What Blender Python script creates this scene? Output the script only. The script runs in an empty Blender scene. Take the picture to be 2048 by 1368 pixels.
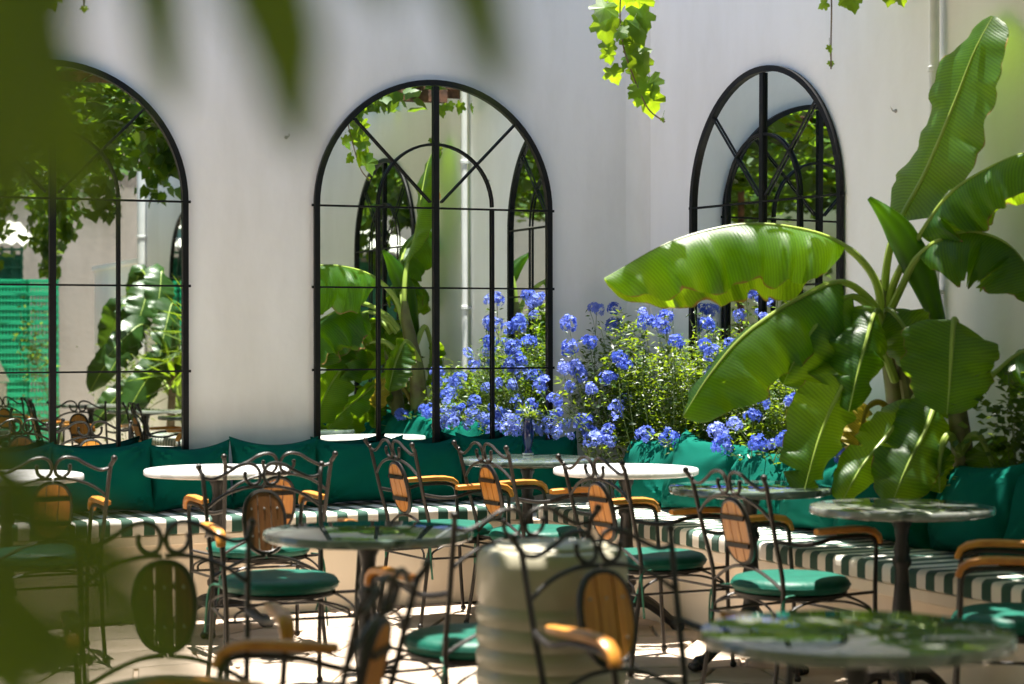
import bpy, math, random
import numpy as np
from mathutils import Vector, Matrix, Quaternion
from math import sin, cos, pi, radians, sqrt, atan2

rnd = random.Random(7)
SC = bpy.context.scene
COL = SC.collection
V = Vector

# ------------------------------------------------------------------ camera, sky, sun, exposure
F = 4100.0            # focal length in pixels of the 2048 wide photograph
CAMH = 1.355
cam_d = bpy.data.cameras.new('camera')
cam = bpy.data.objects.new('camera', cam_d); COL.objects.link(cam)
cam.location = (0, 0, CAMH); cam.rotation_euler = (radians(90), 0, 0)
cam_d.sensor_width = 36; cam_d.lens = F / 2048 * 36
cam_d.shift_y = -32 / 2048
cam_d.clip_start = 0.05; cam_d.clip_end = 400
cam_d.dof.use_dof = True; cam_d.dof.focus_distance = 10.6; cam_d.dof.aperture_fstop = 2.9
SC.camera = cam

SUN_AZ, SUN_K = (-0.0490, 0.1320), 1.0     # horizontal offset per metre of height, towards the sun
sun_vec = V((SUN_AZ[0], SUN_AZ[1], 1)).normalized()
sun_el = math.asin(sun_vec.z); sun_rot = atan2(sun_vec.x, sun_vec.y)
world = bpy.data.worlds.new('World'); SC.world = world; world.use_nodes = True
wn = world.node_tree.nodes; wl = world.node_tree.links
sky = wn.new('ShaderNodeTexSky'); sky.sky_type = 'NISHITA'; sky.sun_disc = False
sky.sun_elevation = sun_el; sky.sun_rotation = sun_rot
wl.new(sky.outputs[0], wn['Background'].inputs[0]); wn['Background'].inputs[1].default_value = 0.05
sd = bpy.data.lights.new('sun', 'SUN'); sd.energy = 5.0; sd.angle = radians(0.53); sd.color = (1.0, 0.95, 0.86)
so = bpy.data.objects.new('sun', sd); COL.objects.link(so)
so.rotation_euler = (-sun_vec).to_track_quat('-Z', 'Y').to_euler(); so.location = (0, 8, 12)
SC.view_settings.view_transform = 'Standard'; SC.view_settings.look = 'None'
SC.view_settings.exposure = 2.08; SC.view_settings.gamma = 1.0
SC.view_settings.use_curve_mapping = False
SC.render.engine = 'CYCLES'
SC.cycles.use_denoising = True
SC.cycles.max_bounces = 10; SC.cycles.diffuse_bounces = 4; SC.cycles.glossy_bounces = 7
SC.cycles.transmission_bounces = 6; SC.cycles.sample_clamp_indirect = 8
SC.cycles.caustics_reflective = False; SC.cycles.caustics_refractive = False

# ------------------------------------------------------------------ frames of the two walls
C0 = V((0.698, 11.05, 0))
LA, RA = radians(24.5), radians(26.5)
uL = V((cos(LA), sin(LA), 0)); nL = V((sin(LA), -cos(LA), 0))
rR = V((sin(RA), -cos(RA), 0)); nR = V((-cos(RA), -sin(RA), 0))
def LW(s, d, z=0): return C0 - uL * s + nL * d + V((0, 0, z))      # s from the corner along the left wall, d out of it
def RW(s, d, z=0): return C0 + rR * s + nR * d + V((0, 0, z))      # the same for the right wall
def PX(x, y, Z): return V(((x - 1024) / F * Z, Z, CAMH + (652 - y) / F * Z))
def RWpx(x, y, d):
    t = (x - 1024) / F
    Z = (d + C0.x * nR.x + C0.y * nR.y) / (t * nR.x + nR.y)
    return PX(x, y, Z)
def LWpx(x, y, d):
    t = (x - 1024) / F
    Z = (d + C0.x * nL.x + C0.y * nL.y) / (t * nL.x + nL.y)
    return PX(x, y, Z)
ROT_L = LA                       # local x runs along the left wall, local -y faces the terrace
ROT_R = atan2(rR.y, rR.x)        # the same for the right wall

# ------------------------------------------------------------------ materials
def mat(name, color, rough=0.6, metal=0.0, vary=0.0, vscale=8.0, bump=0.0, bscale=60.0, coat=0.0, sheen=0.0, spec=0.5,
        color2=None, detail=4.0):
    m = bpy.data.materials.new(name); m.use_nodes = True
    nt = m.node_tree; p = nt.nodes['Principled BSDF']
    p.inputs['Base Color'].default_value = (*color, 1); p.inputs['Roughness'].default_value = rough
    p.inputs['Metallic'].default_value = metal; p.inputs['Specular IOR Level'].default_value = spec
    p.inputs['Coat Weight'].default_value = coat; p.inputs['Sheen Weight'].default_value = sheen
    p.inputs['Coat Roughness'].default_value = 0.015
    tc = nt.nodes.new('ShaderNodeTexCoord')
    if vary or color2:
        nz = nt.nodes.new('ShaderNodeTexNoise'); nz.inputs['Scale'].default_value = vscale; nz.inputs['Detail'].default_value = detail
        nt.links.new(tc.outputs['Object'], nz.inputs['Vector'])
        cr = nt.nodes.new('ShaderNodeValToRGB')
        c2 = color2 if color2 else tuple(c * (1 - vary) for c in color)
        c1 = color if color2 else tuple(min(1, c * (1 + vary)) for c in color)
        cr.color_ramp.elements[0].position = 0.32; cr.color_ramp.elements[0].color = (*c2, 1)
        cr.color_ramp.elements[1].position = 0.68; cr.color_ramp.elements[1].color = (*c1, 1)
        nt.links.new(nz.outputs[0], cr.inputs[0]); nt.links.new(cr.outputs[0], p.inputs['Base Color'])
    if bump:
        nb = nt.nodes.new('ShaderNodeTexNoise'); nb.inputs['Scale'].default_value = bscale; nb.inputs['Detail'].default_value = 5
        nt.links.new(tc.outputs['Object'], nb.inputs['Vector'])
        bp = nt.nodes.new('ShaderNodeBump'); bp.inputs['Strength'].default_value = bump; bp.inputs['Distance'].default_value = 0.01
        nt.links.new(nb.outputs[0], bp.inputs['Height']); nt.links.new(bp.outputs[0], p.inputs['Normal'])
    return m

def leaf_mat(name, top, trans, rough=0.35, fac=0.4, veins=0.0, vfreq=60, vary=0.35, spec=0.5, nscale=3.0, edge=False, rand=None):
    m = bpy.data.materials.new(name); m.use_nodes = True
    nt = m.node_tree; p = nt.nodes['Principled BSDF']; out = nt.nodes['Material Output']
    p.inputs['Roughness'].default_value = rough; p.inputs['Specular IOR Level'].default_value = spec
    tr = nt.nodes.new('ShaderNodeBsdfTranslucent'); mx = nt.nodes.new('ShaderNodeMixShader')
    mx.inputs[0].default_value = fac
    tc = nt.nodes.new('ShaderNodeTexCoord'); nz = nt.nodes.new('ShaderNodeTexNoise'); nz.inputs['Scale'].default_value = nscale
    nt.links.new(tc.outputs['Object'], nz.inputs['Vector'])
    def ramp(c):
        cr = nt.nodes.new('ShaderNodeValToRGB')
        cr.color_ramp.elements[0].position = 0.3; cr.color_ramp.elements[0].color = (*[x * (1 - vary) for x in c], 1)
        cr.color_ramp.elements[1].position = 0.7; cr.color_ramp.elements[1].color = (*[min(1, x * (1 + vary)) for x in c], 1)
        nt.links.new(nz.outputs[0], cr.inputs[0]); return cr
    ct, cx = ramp(top), ramp(trans)
    a, b = ct.outputs[0], cx.outputs[0]
    if veins:
        wv = nt.nodes.new('ShaderNodeTexWave'); wv.wave_type = 'BANDS'; wv.bands_direction = 'X'
        wv.inputs['Scale'].default_value = vfreq; wv.inputs['Distortion'].default_value = 2.2; wv.inputs['Detail Scale'].default_value = 2.5; wv.inputs['Detail'].default_value = 2
        nt.links.new(tc.outputs['UV'], wv.inputs['Vector'])
        mr = nt.nodes.new('ShaderNodeMapRange'); mr.inputs[3].default_value = 1 - veins; mr.inputs[4].default_value = 1 + veins * 0.4
        nt.links.new(wv.outputs['Fac'], mr.inputs[0])
        res = []
        for s in (a, b):
            mm = nt.nodes.new('ShaderNodeVectorMath'); mm.operation = 'SCALE'
            nt.links.new(s, mm.inputs[0]); nt.links.new(mr.outputs[0], mm.inputs['Scale']); res.append(mm.outputs[0])
        a, b = res
        bp = nt.nodes.new('ShaderNodeBump'); bp.inputs['Strength'].default_value = 0.25; bp.inputs['Distance'].default_value = 0.002
        nt.links.new(wv.outputs['Fac'], bp.inputs['Height'])
        nt.links.new(bp.outputs[0], p.inputs['Normal'])
    if rand:      # every head its own tint
        oi = nt.nodes.new('ShaderNodeObjectInfo'); res = []
        for s_ in (a, b):
            mi = nt.nodes.new('ShaderNodeMix'); mi.data_type = 'RGBA'; mi.inputs[7].default_value = (*rand, 1)
            nt.links.new(oi.outputs['Random'], mi.inputs[0]); nt.links.new(s_, mi.inputs[6]); res.append(mi.outputs[2])
        a, b = res
    if edge:      # dry brown rim of the blade, uneven
        sp = nt.nodes.new('ShaderNodeSeparateXYZ'); nt.links.new(tc.outputs['UV'], sp.inputs[0])
        ab = nt.nodes.new('ShaderNodeMath'); ab.operation = 'ABSOLUTE'; nt.links.new(sp.outputs[1], ab.inputs[0])
        n2 = nt.nodes.new('ShaderNodeTexNoise'); n2.inputs['Scale'].default_value = 14; nt.links.new(tc.outputs['Object'], n2.inputs['Vector'])
        md = nt.nodes.new('ShaderNodeMath'); md.operation = 'MULTIPLY_ADD'; md.inputs[1].default_value = 0.16; nt.links.new(n2.outputs[0], md.inputs[0]); nt.links.new(ab.outputs[0], md.inputs[2])
        gt = nt.nodes.new('ShaderNodeMapRange'); gt.inputs[1].default_value = 1.055; gt.inputs[2].default_value = 1.085; nt.links.new(md.outputs[0], gt.inputs[0])
        res = []
        for s_ in (a, b):
            mi = nt.nodes.new('ShaderNodeMix'); mi.data_type = 'RGBA'; mi.inputs[7].default_value = (0.30, 0.17, 0.05, 1)
            nt.links.new(gt.outputs[0], mi.inputs[0]); nt.links.new(s_, mi.inputs[6]); res.append(mi.outputs[2])
        a, b = res
    nt.links.new(a, p.inputs['Base Color']); nt.links.new(b, tr.inputs['Color'])
    nt.links.new(p.outputs[0], mx.inputs[1]); nt.links.new(tr.outputs[0], mx.inputs[2]); nt.links.new(mx.outputs[0], out.inputs[0])
    return m

def plaster(name, c, stain):
    m = mat(name, c, 0.8, 0, bump=0.3, bscale=14, spec=0.25)
    nt = m.node_tree; p = nt.nodes['Principled BSDF']; tc = [n for n in nt.nodes if n.type == 'TEX_COORD'][0]
    n1 = nt.nodes.new('ShaderNodeTexNoise'); n1.inputs['Scale'].default_value = 1.3; n1.inputs['Detail'].default_value = 7; n1.inputs['Roughness'].default_value = 0.62
    mp = nt.nodes.new('ShaderNodeMapping'); mp.inputs['Scale'].default_value = (1.6, 1.6, 0.5)
    nt.links.new(tc.outputs['Object'], mp.inputs[0]); nt.links.new(mp.outputs[0], n1.inputs['Vector'])
    cr = nt.nodes.new('ShaderNodeValToRGB')
    cr.color_ramp.elements[0].position = 0.30; cr.color_ramp.elements[0].color = (*stain, 1)
    cr.color_ramp.elements[1].position = 0.56; cr.color_ramp.elements[1].color = (*c, 1)
    nt.links.new(n1.outputs[0], cr.inputs[0]); nt.links.new(cr.outputs[0], p.inputs['Base Color'])
    return m

def stripes(name, c1, c2, period):
    m = mat(name, c1, 0.8, bump=0.25, bscale=300, sheen=0.2)
    nt = m.node_tree; p = nt.nodes['Principled BSDF']; tc = [n for n in nt.nodes if n.type == 'TEX_COORD'][0]
    sx = nt.nodes.new('ShaderNodeSeparateXYZ'); nt.links.new(tc.outputs['Object'], sx.inputs[0])
    d = nt.nodes.new('ShaderNodeMath'); d.operation = 'DIVIDE'; d.inputs[1].default_value = period; nt.links.new(sx.outputs[0], d.inputs[0])
    fr = nt.nodes.new('ShaderNodeMath'); fr.operation = 'FRACT'; nt.links.new(d.outputs[0], fr.inputs[0])
    g = nt.nodes.new('ShaderNodeMath'); g.operation = 'GREATER_THAN'; g.inputs[1].default_value = 0.5; nt.links.new(fr.outputs[0], g.inputs[0])
    mx = nt.nodes.new('ShaderNodeMix'); mx.data_type = 'RGBA'
    mx.inputs[6].default_value = (*c1, 1); mx.inputs[7].default_value = (*c2, 1)
    nt.links.new(g.outputs[0], mx.inputs[0]); nt.links.new(mx.outputs[2], p.inputs['Base Color'])
    return m

def marble(name, c1, c2, c3, rough=0.015, spec=0.5, coat=0.3):
    m = mat(name, c1, rough, spec=spec, coat=coat)
    nt = m.node_tree; p = nt.nodes['Principled BSDF']; tc = [n for n in nt.nodes if n.type == 'TEX_COORD'][0]
    n1 = nt.nodes.new('ShaderNodeTexNoise'); n1.inputs['Scale'].default_value = 5; n1.inputs['Detail'].default_value = 9; n1.inputs['Distortion'].default_value = 1.6
    nt.links.new(tc.outputs['Object'], n1.inputs['Vector'])
    cr = nt.nodes.new('ShaderNodeValToRGB'); e = cr.color_ramp.elements
    e[0].position = 0.36; e[0].color = (*c2, 1); e[1].position = 0.62; e[1].color = (*c1, 1)
    k = e.new(0.5); k.color = (*c1, 1); k2 = e.new(0.475); k2.color = (*c3, 1)
    nt.links.new(n1.outputs[0], cr.inputs[0]); nt.links.new(cr.outputs[0], p.inputs['Base Color'])
    return m

def stone_mat(name, c1, c2):
    m = mat(name, c1, 0.7, color2=c2, vscale=4, bump=0.4, bscale=30, spec=0.3)
    nt = m.node_tree; p = nt.nodes['Principled BSDF']
    src = p.inputs['Base Color'].links[0].from_socket
    oi = nt.nodes.new('ShaderNodeObjectInfo'); mr = nt.nodes.new('ShaderNodeMapRange')
    mr.inputs[3].default_value = 0.82; mr.inputs[4].default_value = 1.12
    nt.links.new(oi.outputs['Random'], mr.inputs[0])
    mm = nt.nodes.new('ShaderNodeVectorMath'); mm.operation = 'SCALE'
    nt.links.new(src, mm.inputs[0]); nt.links.new(mr.outputs[0], mm.inputs['Scale']); nt.links.new(mm.outputs[0], p.inputs['Base Color'])
    return m

def wood_mat(name, c1, c2):
    m = mat(name, c1, 0.38, spec=0.5)
    nt = m.node_tree; p = nt.nodes['Principled BSDF']; tc = [n for n in nt.nodes if n.type == 'TEX_COORD'][0]
    mp = nt.nodes.new('ShaderNodeMapping'); mp.inputs['Scale'].default_value = (60, 12, 5)
    n1 = nt.nodes.new('ShaderNodeTexNoise'); n1.inputs['Scale'].default_value = 1.5; n1.inputs['Detail'].default_value = 6
    nt.links.new(tc.outputs['Object'], mp.inputs[0]); nt.links.new(mp.outputs[0], n1.inputs['Vector'])
    cr = nt.nodes.new('ShaderNodeValToRGB'); cr.color_ramp.elements[0].position = 0.3; cr.color_ramp.elements[0].color = (*c2, 1)
    cr.color_ramp.elements[1].position = 0.7; cr.color_ramp.elements[1].color = (*c1, 1)
    nt.links.new(n1.outputs[0], cr.inputs[0]); nt.links.new(cr.outputs[0], p.inputs['Base Color'])
    return m

M = {}
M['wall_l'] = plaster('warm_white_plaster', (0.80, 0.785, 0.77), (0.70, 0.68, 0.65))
M['house'] = plaster('grey_plaster', (0.26, 0.24, 0.22), (0.20, 0.18, 0.16))
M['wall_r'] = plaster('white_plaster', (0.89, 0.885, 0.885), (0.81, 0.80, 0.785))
M['bench'] = plaster('cream_render', (0.84, 0.75, 0.63), (0.74, 0.63, 0.50))
M['iron'] = mat('dark_wrought_iron', (0.013, 0.0095, 0.0075), 0.40, 0.15, vary=0.4, vscale=30, bump=0.15, bscale=200)
M['cast'] = mat('black_cast_iron', (0.010, 0.009, 0.009), 0.42, 0.1, bump=0.2, bscale=120)
M['frame'] = mat('black_painted_steel', (0.005, 0.005, 0.006), 0.45, 0.0, bump=0.08, bscale=150, spec=0.25)
M['mirror'] = mat('mirror_glass', (0.80, 0.86, 0.83), 0.0, 1.0)
M['wood'] = wood_mat('varnished_orange_wood', (0.58, 0.245, 0.034), (0.37, 0.125, 0.016))
M['seat'] = mat('green_seat_vinyl', (0.0013, 0.078, 0.052), 0.5, 0, vary=0.15, vscale=20, bump=0.25, bscale=45, spec=0.3)
M['tie'] = mat('green_ribbon', (0.006, 0.12, 0.07), 0.6)
M['cush'] = mat('teal_cotton', (0.0006, 0.088, 0.063), 0.9, 0, vary=0.10, vscale=6, bump=0.15, bscale=260, spec=0.08)
M['stripe'] = stripes('striped_canvas', (0.74, 0.70, 0.62), (0.004, 0.055, 0.034), 0.104)
M['marble_w'] = marble('pale_grey_marble', (0.74, 0.73, 0.72), (0.55, 0.55, 0.54), (0.62, 0.61, 0.60), 0.22, 0.12, 0.0)
M['marble_g'] = marble('green_grey_marble', (0.085, 0.115, 0.10), (0.03, 0.048, 0.04), (0.15, 0.18, 0.165))
M['marble_m'] = marble('mid_grey_marble', (0.17, 0.18, 0.16), (0.075, 0.085, 0.078), (0.24, 0.24, 0.22))
M['stone'] = stone_mat('sandstone_flag', (0.50, 0.40, 0.31), (0.36, 0.28, 0.21))
M['mortar'] = mat('sandy_mortar', (0.42, 0.33, 0.25), 0.9, vary=0.3, vscale=3, bump=0.5, bscale=40)
M['pot'] = mat('grey_glazed_clay', (0.34, 0.31, 0.23), 0.42, 0, vary=0.12, vscale=5, coat=0.3)
M['banana'] = leaf_mat('banana_leaf', (0.013, 0.052, 0.006), (0.48, 0.80, 0.014), 0.44, 0.42, veins=0.20, vfreq=11, spec=0.36, edge=True)
M['rib'] = leaf_mat('banana_rib', (0.30, 0.40, 0.07), (0.45, 0.55, 0.06), 0.4, 0.25)
M['stem'] = mat('banana_stem', (0.16, 0.19, 0.05), 0.5, color2=(0.09, 0.065, 0.03), vscale=9, bump=0.3, bscale=40)
M['dry'] = leaf_mat('yellowed_leaf', (0.36, 0.30, 0.03), (0.6, 0.45, 0.03), 0.5, 0.4, veins=0.3, vfreq=16)
M['vine'] = leaf_mat('grape_leaf', (0.040, 0.110, 0.010), (0.44, 0.64, 0.015), 0.42, 0.48, vary=0.4, nscale=9)
M['canopy'] = leaf_mat('canopy_leaf', (0.026, 0.068, 0.008), (0.22, 0.36, 0.010), 0.45, 0.36, vary=0.45, nscale=2)
M['twig'] = mat('twig_bark', (0.16, 0.10, 0.06), 0.8, vary=0.3, bump=0.4)
M['gstem'] = mat('green_twig', (0.12, 0.17, 0.04), 0.6, vary=0.3)
M['bush'] = leaf_mat('shrub_leaf', (0.018, 0.055, 0.008), (0.28, 0.40, 0.012), 0.42, 0.36, vary=0.5, nscale=6)
M['bushd'] = leaf_mat('broad_dark_leaf', (0.022, 0.065, 0.012), (0.12, 0.22, 0.012), 0.35, 0.3, veins=0.25, vfreq=9)
M['flower'] = leaf_mat('blue_petal', (0.045, 0.10, 0.55), (0.08, 0.15, 0.70), 0.6, 0.28, vary=0.3, nscale=14, rand=(0.24, 0.31, 0.78))
M['bud'] = mat('pink_bud', (0.35, 0.22, 0.20), 0.6)
M['rust'] = mat('rusty_iron', (0.20, 0.085, 0.05), 0.8, 0, color2=(0.06, 0.035, 0.03), vscale=14, bump=0.4)
M['pipe'] = mat('white_pipe_paint', (0.70, 0.70, 0.70), 0.6, vary=0.06)
M['hook'] = mat('grey_metal', (0.35, 0.34, 0.32), 0.5, 0.6)
M['vase'] = mat('cobalt_glaze', (0.008, 0.014, 0.09), 0.12, 0, coat=0.6)
M['white'] = mat('white_paint', (0.76, 0.76, 0.74), 0.55, vary=0.06)
M['crate'] = mat('green_crate_plastic', (0.01, 0.34, 0.17), 0.45, vary=0.12)
M['lattice'] = mat('dark_green_paint', (0.008, 0.10, 0.055), 0.6, vary=0.2)
M['roof'] = mat('cement_sheet', (0.50, 0.47, 0.43), 0.85, vary=0.25, vscale=5, bump=0.3)
M['awning'] = mat('green_awning_cloth', (0.01, 0.30, 0.18), 0.8)
M['soil'] = mat('dark_soil', (0.035, 0.026, 0.018), 0.95, bump=0.8, bscale=50)
M['frond'] = leaf_mat('near_frond', (0.040, 0.072, 0.010), (0.20, 0.30, 0.020), 0.5, 0.5, veins=0.2, vfreq=10)

# ------------------------------------------------------------------ mesh helpers
def catmull(pts, k=6):
    pts = [V(p) for p in pts]
    if len(pts) < 3: 
        return [pts[0].lerp(pts[-1], i / k) for i in range(k + 1)]
    P = [pts[0] * 2 - pts[1]] + pts + [pts[-1] * 2 - pts[-2]]
    out = []
    for i in range(1, len(P) - 2):
        a, b, c, d = P[i - 1], P[i], P[i + 1], P[i + 2]
        for j in range(k):
            t = j / k
            out.append(0.5 * ((2 * b) + (c - a) * t + (2 * a - 5 * b + 4 * c - d) * t * t + (3 * b - a - 3 * c + d) * t ** 3))
    out.append(pts[-1]); return out

class MB:
    def __init__(s): s.v = []; s.f = []; s.uv = None
    def add(s, vs, fs):
        o = len(s.v); s.v += [tuple(p) for p in vs]; s.f += [tuple(i + o for i in f) for f in fs]; return s
    def tube(s, path, r, n=6, cap=True, sq=None):
        path = [V(p) for p in path]; m = len(path)
        rs = r if isinstance(r, (list, tuple)) else [r] * m
        if len(rs) != m:
            rs = [rs[0] + (rs[-1] - rs[0]) * i / (m - 1) for i in range(m)]
        T = []
        for i in range(m):
            t = path[min(i + 1, m - 1)] - path[max(i - 1, 0)]
            T.append(t.normalized() if t.length > 1e-9 else V((0, 0, 1)))
        x = T[0].orthogonal().normalized(); vs = []; fs = []
        for i in range(m):
            if i: 
                q = T[i - 1].rotation_difference(T[i]); x = q @ x
            x = (x - T[i] * x.dot(T[i])).normalized(); y = T[i].cross(x)
            for k in range(n):
                a = 2 * pi * k / n; vs.append(path[i] + (x * cos(a) + y * sin(a)) * rs[i])
        for i in range(m - 1):
            for k in range(n):
                k2 = (k + 1) % n
                fs.append((i * n + k, i * n + k2, (i + 1) * n + k2, (i + 1) * n + k))
        if cap:
            fs.append(tuple(range(n))[::-1]); fs.append(tuple((m - 1) * n + k for k in range(n)))
        return s.add(vs, fs)
    def box(s, c, d, R=None, bev=0.0):
        c = V(c); hx, hy, hz = d[0] / 2, d[1] / 2, d[2] / 2
        if bev <= 0:
            vs = [V((x, y, z)) for x in (-hx, hx) for y in (-hy, hy) for z in (-hz, hz)]
            fs = [(0, 1, 3, 2), (4, 6, 7, 5), (0, 4, 5, 1), (2, 3, 7, 6), (0, 2, 6, 4), (1, 5, 7, 3)]
        else:
            b = min(bev, hx * .95, hy * .95, hz * .95); vs = []; idx = {}
            for sx in (-1, 1):
                for sy in (-1, 1):
                    for sz in (-1, 1):
                        for ax in range(3):
                            p = [sx * (hx - b), sy * (hy - b), sz * (hz - b)]
                            p[ax] = (sx * hx, sy * hy, sz * hz)[ax]
                            idx[(sx, sy, sz, ax)] = len(vs); vs.append(V(p))
            fs = []
            for ax in range(3):
                for sg in (-1, 1):
                    o = [i for i in range(3) if i != ax]; q = []
                    for (p1, p2) in ((-1, -1), (1, -1), (1, 1), (-1, 1)):
                        k = [0, 0, 0]; k[ax] = sg; k[o[0]] = p1; k[o[1]] = p2; q.append(idx[(*k, ax)])
                    fs.append(tuple(q))
            for ax in range(3):
                o = [i for i in range(3) if i != ax]
                for p1 in (-1, 1):
                    for p2 in (-1, 1):
                        k = [0, 0, 0]; k[o[0]] = p1; k[o[1]] = p2; q = []
                        for e, w in ((-1, o[0]), (-1, o[1]), (1, o[1]), (1, o[0])):
                            k[ax] = e; q.append(idx[(*k, w)])
                        fs.append(tuple(q))
            for sx in (-1, 1):
                for sy in (-1, 1):
                    for sz in (-1, 1): fs.append(tuple(idx[(sx, sy, sz, a)] for a in range(3)))
        if R is not None: vs = [R @ p for p in vs]
        return s.add([p + c for p in vs], fs)
    def lathe(s, prof, n=24, c=(0, 0, 0), axis=None):
        c = V(c); vs = []; fs = []; m = len(prof)
        for (r, z) in prof:
            for k in range(n):
                a = 2 * pi * k / n; vs.append(V((r * cos(a), r * sin(a), z)) + c)
        for i in range(m - 1):
            for k in range(n):
                k2 = (k + 1) % n; fs.append((i * n + k, i * n + k2, (i + 1) * n + k2, (i + 1) * n + k))
        if prof[0][0] > 1e-6: fs.append(tuple(range(n))[::-1])
        if prof[-1][0] > 1e-6: fs.append(tuple((m - 1) * n + k for k in range(n)))
        return s.add(vs, fs)
    def ball(s, c, r, n=8, sc=(1, 1, 1)):
        c = V(c); m = n // 2 + 1; vs = [c + V((0, 0, -r * sc[2]))]; fs = []
        for i in range(1, m):
            ph = -pi / 2 + pi * i / m
            for k in range(n):
                a = 2 * pi * k / n; vs.append(c + V((r * sc[0] * cos(ph) * cos(a), r * sc[1] * cos(ph) * sin(a), r * sc[2] * sin(ph))))
        vs.append(c + V((0, 0, r * sc[2]))); L = len(vs) - 1
        for k in range(n): fs.append((0, 1 + (k + 1) % n, 1 + k)); fs.append((L, L - n + k, L - n + (k + 1) % n))
        for i in range(m - 2):
            for k in range(n):
                k2 = (k + 1) % n; o = 1 + i * n; fs.append((o + k, o + k2, o + n + k2, o + n + k))
        return s.add(vs, fs)
    def strip(s, pts, w, y0, y1):
        """bar of width w following a polyline in the xz plane, from y0 to y1"""
        pts = [V((p[0], 0, p[1])) for p in pts]; m = len(pts); vs = []; fs = []
        for i in range(m):
            t = (pts[min(i + 1, m - 1)] - pts[max(i - 1, 0)]).normalized(); nn = V((-t.z, 0, t.x))
            if 0 < i < m - 1:
                t1 = (pts[i] - pts[i - 1]).normalized(); k = 1 / max(0.5, t.dot(t1))
            else: k = 1
            for sg, y in ((1, y0), (1, y1), (-1, y1), (-1, y0)):
                q = pts[i] + nn * (sg * w / 2 * k); vs.append((q.x, y, q.z))
        for i in range(m - 1):
            for k in range(4):
                k2 = (k + 1) % 4; fs.append((i * 4 + k, i * 4 + k2, i * 4 + 4 + k2, i * 4 + 4 + k))
        fs.append((3, 2, 1, 0)); o = (m - 1) * 4; fs.append((o, o + 1, o + 2, o + 3))
        return s.add(vs, fs)
    def mesh(s, name, material, smooth=True):
        me = bpy.data.meshes.new(name); me.from_pydata(s.v, [], s.f); me.materials.append(material)
        if s.uv is not None:
            ul = me.uv_layers.new(name='UVMap'); idx = np.zeros(len(me.loops), dtype=np.int32)
            me.loops.foreach_get('vertex_index', idx)
            ul.data.foreach_set('uv', np.asarray(s.uv, dtype=np.float32)[idx].ravel())
        me.update()
        if smooth:
            me.polygons.foreach_set('use_smooth', [True] * len(me.polygons)); 
            try: me.set_sharp_from_angle(angle=radians(42))
            except Exception: pass
        return me

def tag(o, label=None, cat=None, group=None, kind=None):
    if label: o['label'] = label
    if cat: o['category'] = cat
    if group: o['group'] = group
    if kind: o['kind'] = kind
    return o
def obj(name, mb, material, parent=None, smooth=True, loc=None):
    me = mb if isinstance(mb, bpy.types.Mesh) else mb.mesh(name, material, smooth)
    o = bpy.data.objects.new(name, me); COL.objects.link(o)
    if parent is not None: o.parent = parent
    if loc is not None: o.location = loc
    return o
def thing(name, label, cat, loc=(0, 0, 0), rotz=0, group=None):
    o = bpy.data.objects.new(name, None); COL.objects.link(o)
    o.empty_display_size = 0.1; o.location = loc; o.rotation_euler = (0, 0, rotz)
    return tag(o, label, cat, group)
def kids(o): return [c for c in bpy.data.objects if c.parent == o]
KID = {}
def copy_tree(o, parent=None, cache=None):
    if o.name not in KID: KID[o.name] = kids(o)
    c = o.copy(); COL.objects.link(c)
    if parent is not None: c.parent = parent
    for k in KID[o.name]: copy_tree(k, c)
    return c

def scatter_mesh(name, tv, tf, pos, nrm, upv, scale, material, smooth=False):
    """numpy: copies of a small template (tv,tf) at pos with its z along nrm and y towards upv, as one mesh"""
    tv = np.asarray(tv, float); N = len(pos); k = len(tv)
    pos = np.asarray(pos, float); n = np.asarray(nrm, float); u = np.asarray(upv, float); sc = np.asarray(scale, float).reshape(-1, 1, 1)
    n /= np.linalg.norm(n, axis=1, keepdims=True) + 1e-9
    x = np.cross(u, n); x /= np.linalg.norm(x, axis=1, keepdims=True) + 1e-9
    y = np.cross(n, x)
    R = np.stack([x, y, n], axis=1)                      # N,3,3 rows are axes
    vs = np.einsum('kj,njd->nkd', tv, R) * sc + pos[:, None, :]
    vs = vs.reshape(-1, 3)
    fs = []
    base = np.arange(N) * k
    lens = [len(f) for f in tf]
    me = bpy.data.meshes.new(name)
    allf = np.concatenate([np.concatenate([np.asarray(f) for f in tf])[None, :] + base[:, None]], axis=0).reshape(-1)
    L = sum(lens); nf = N * len(tf)
    me.vertices.add(len(vs)); me.vertices.foreach_set('co', vs.ravel())
    me.loops.add(N * L); me.loops.foreach_set('vertex_index', allf.astype(np.int32))
    me.polygons.add(nf)
    st = np.concatenate([[0], np.cumsum(lens)[:-1]]); starts = (np.arange(N)[:, None] * L + st[None, :]).ravel()
    me.polygons.foreach_set('loop_start', starts.astype(np.int32))
    try: me.polygons.foreach_set('loop_total', np.tile(lens, N).astype(np.int32))
    except Exception: pass
    me.update(calc_edges=True); me.validate()
    if smooth: me.polygons.foreach_set('use_smooth', [True] * nf)
    me.materials.append(material)
    return me

# ================================================================== GROUND, WALLS
g = MB(); R0 = 120
g.add([(-R0, -R0, -0.014), (R0, -R0, -0.014), (R0, R0, -0.014), (-R0, R0, -0.014)], [(0, 1, 2, 3)])
ground = tag(obj('ground', g, M['mortar'], smooth=False), 'sandy terrace ground under the stone paving', kind='structure')

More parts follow.
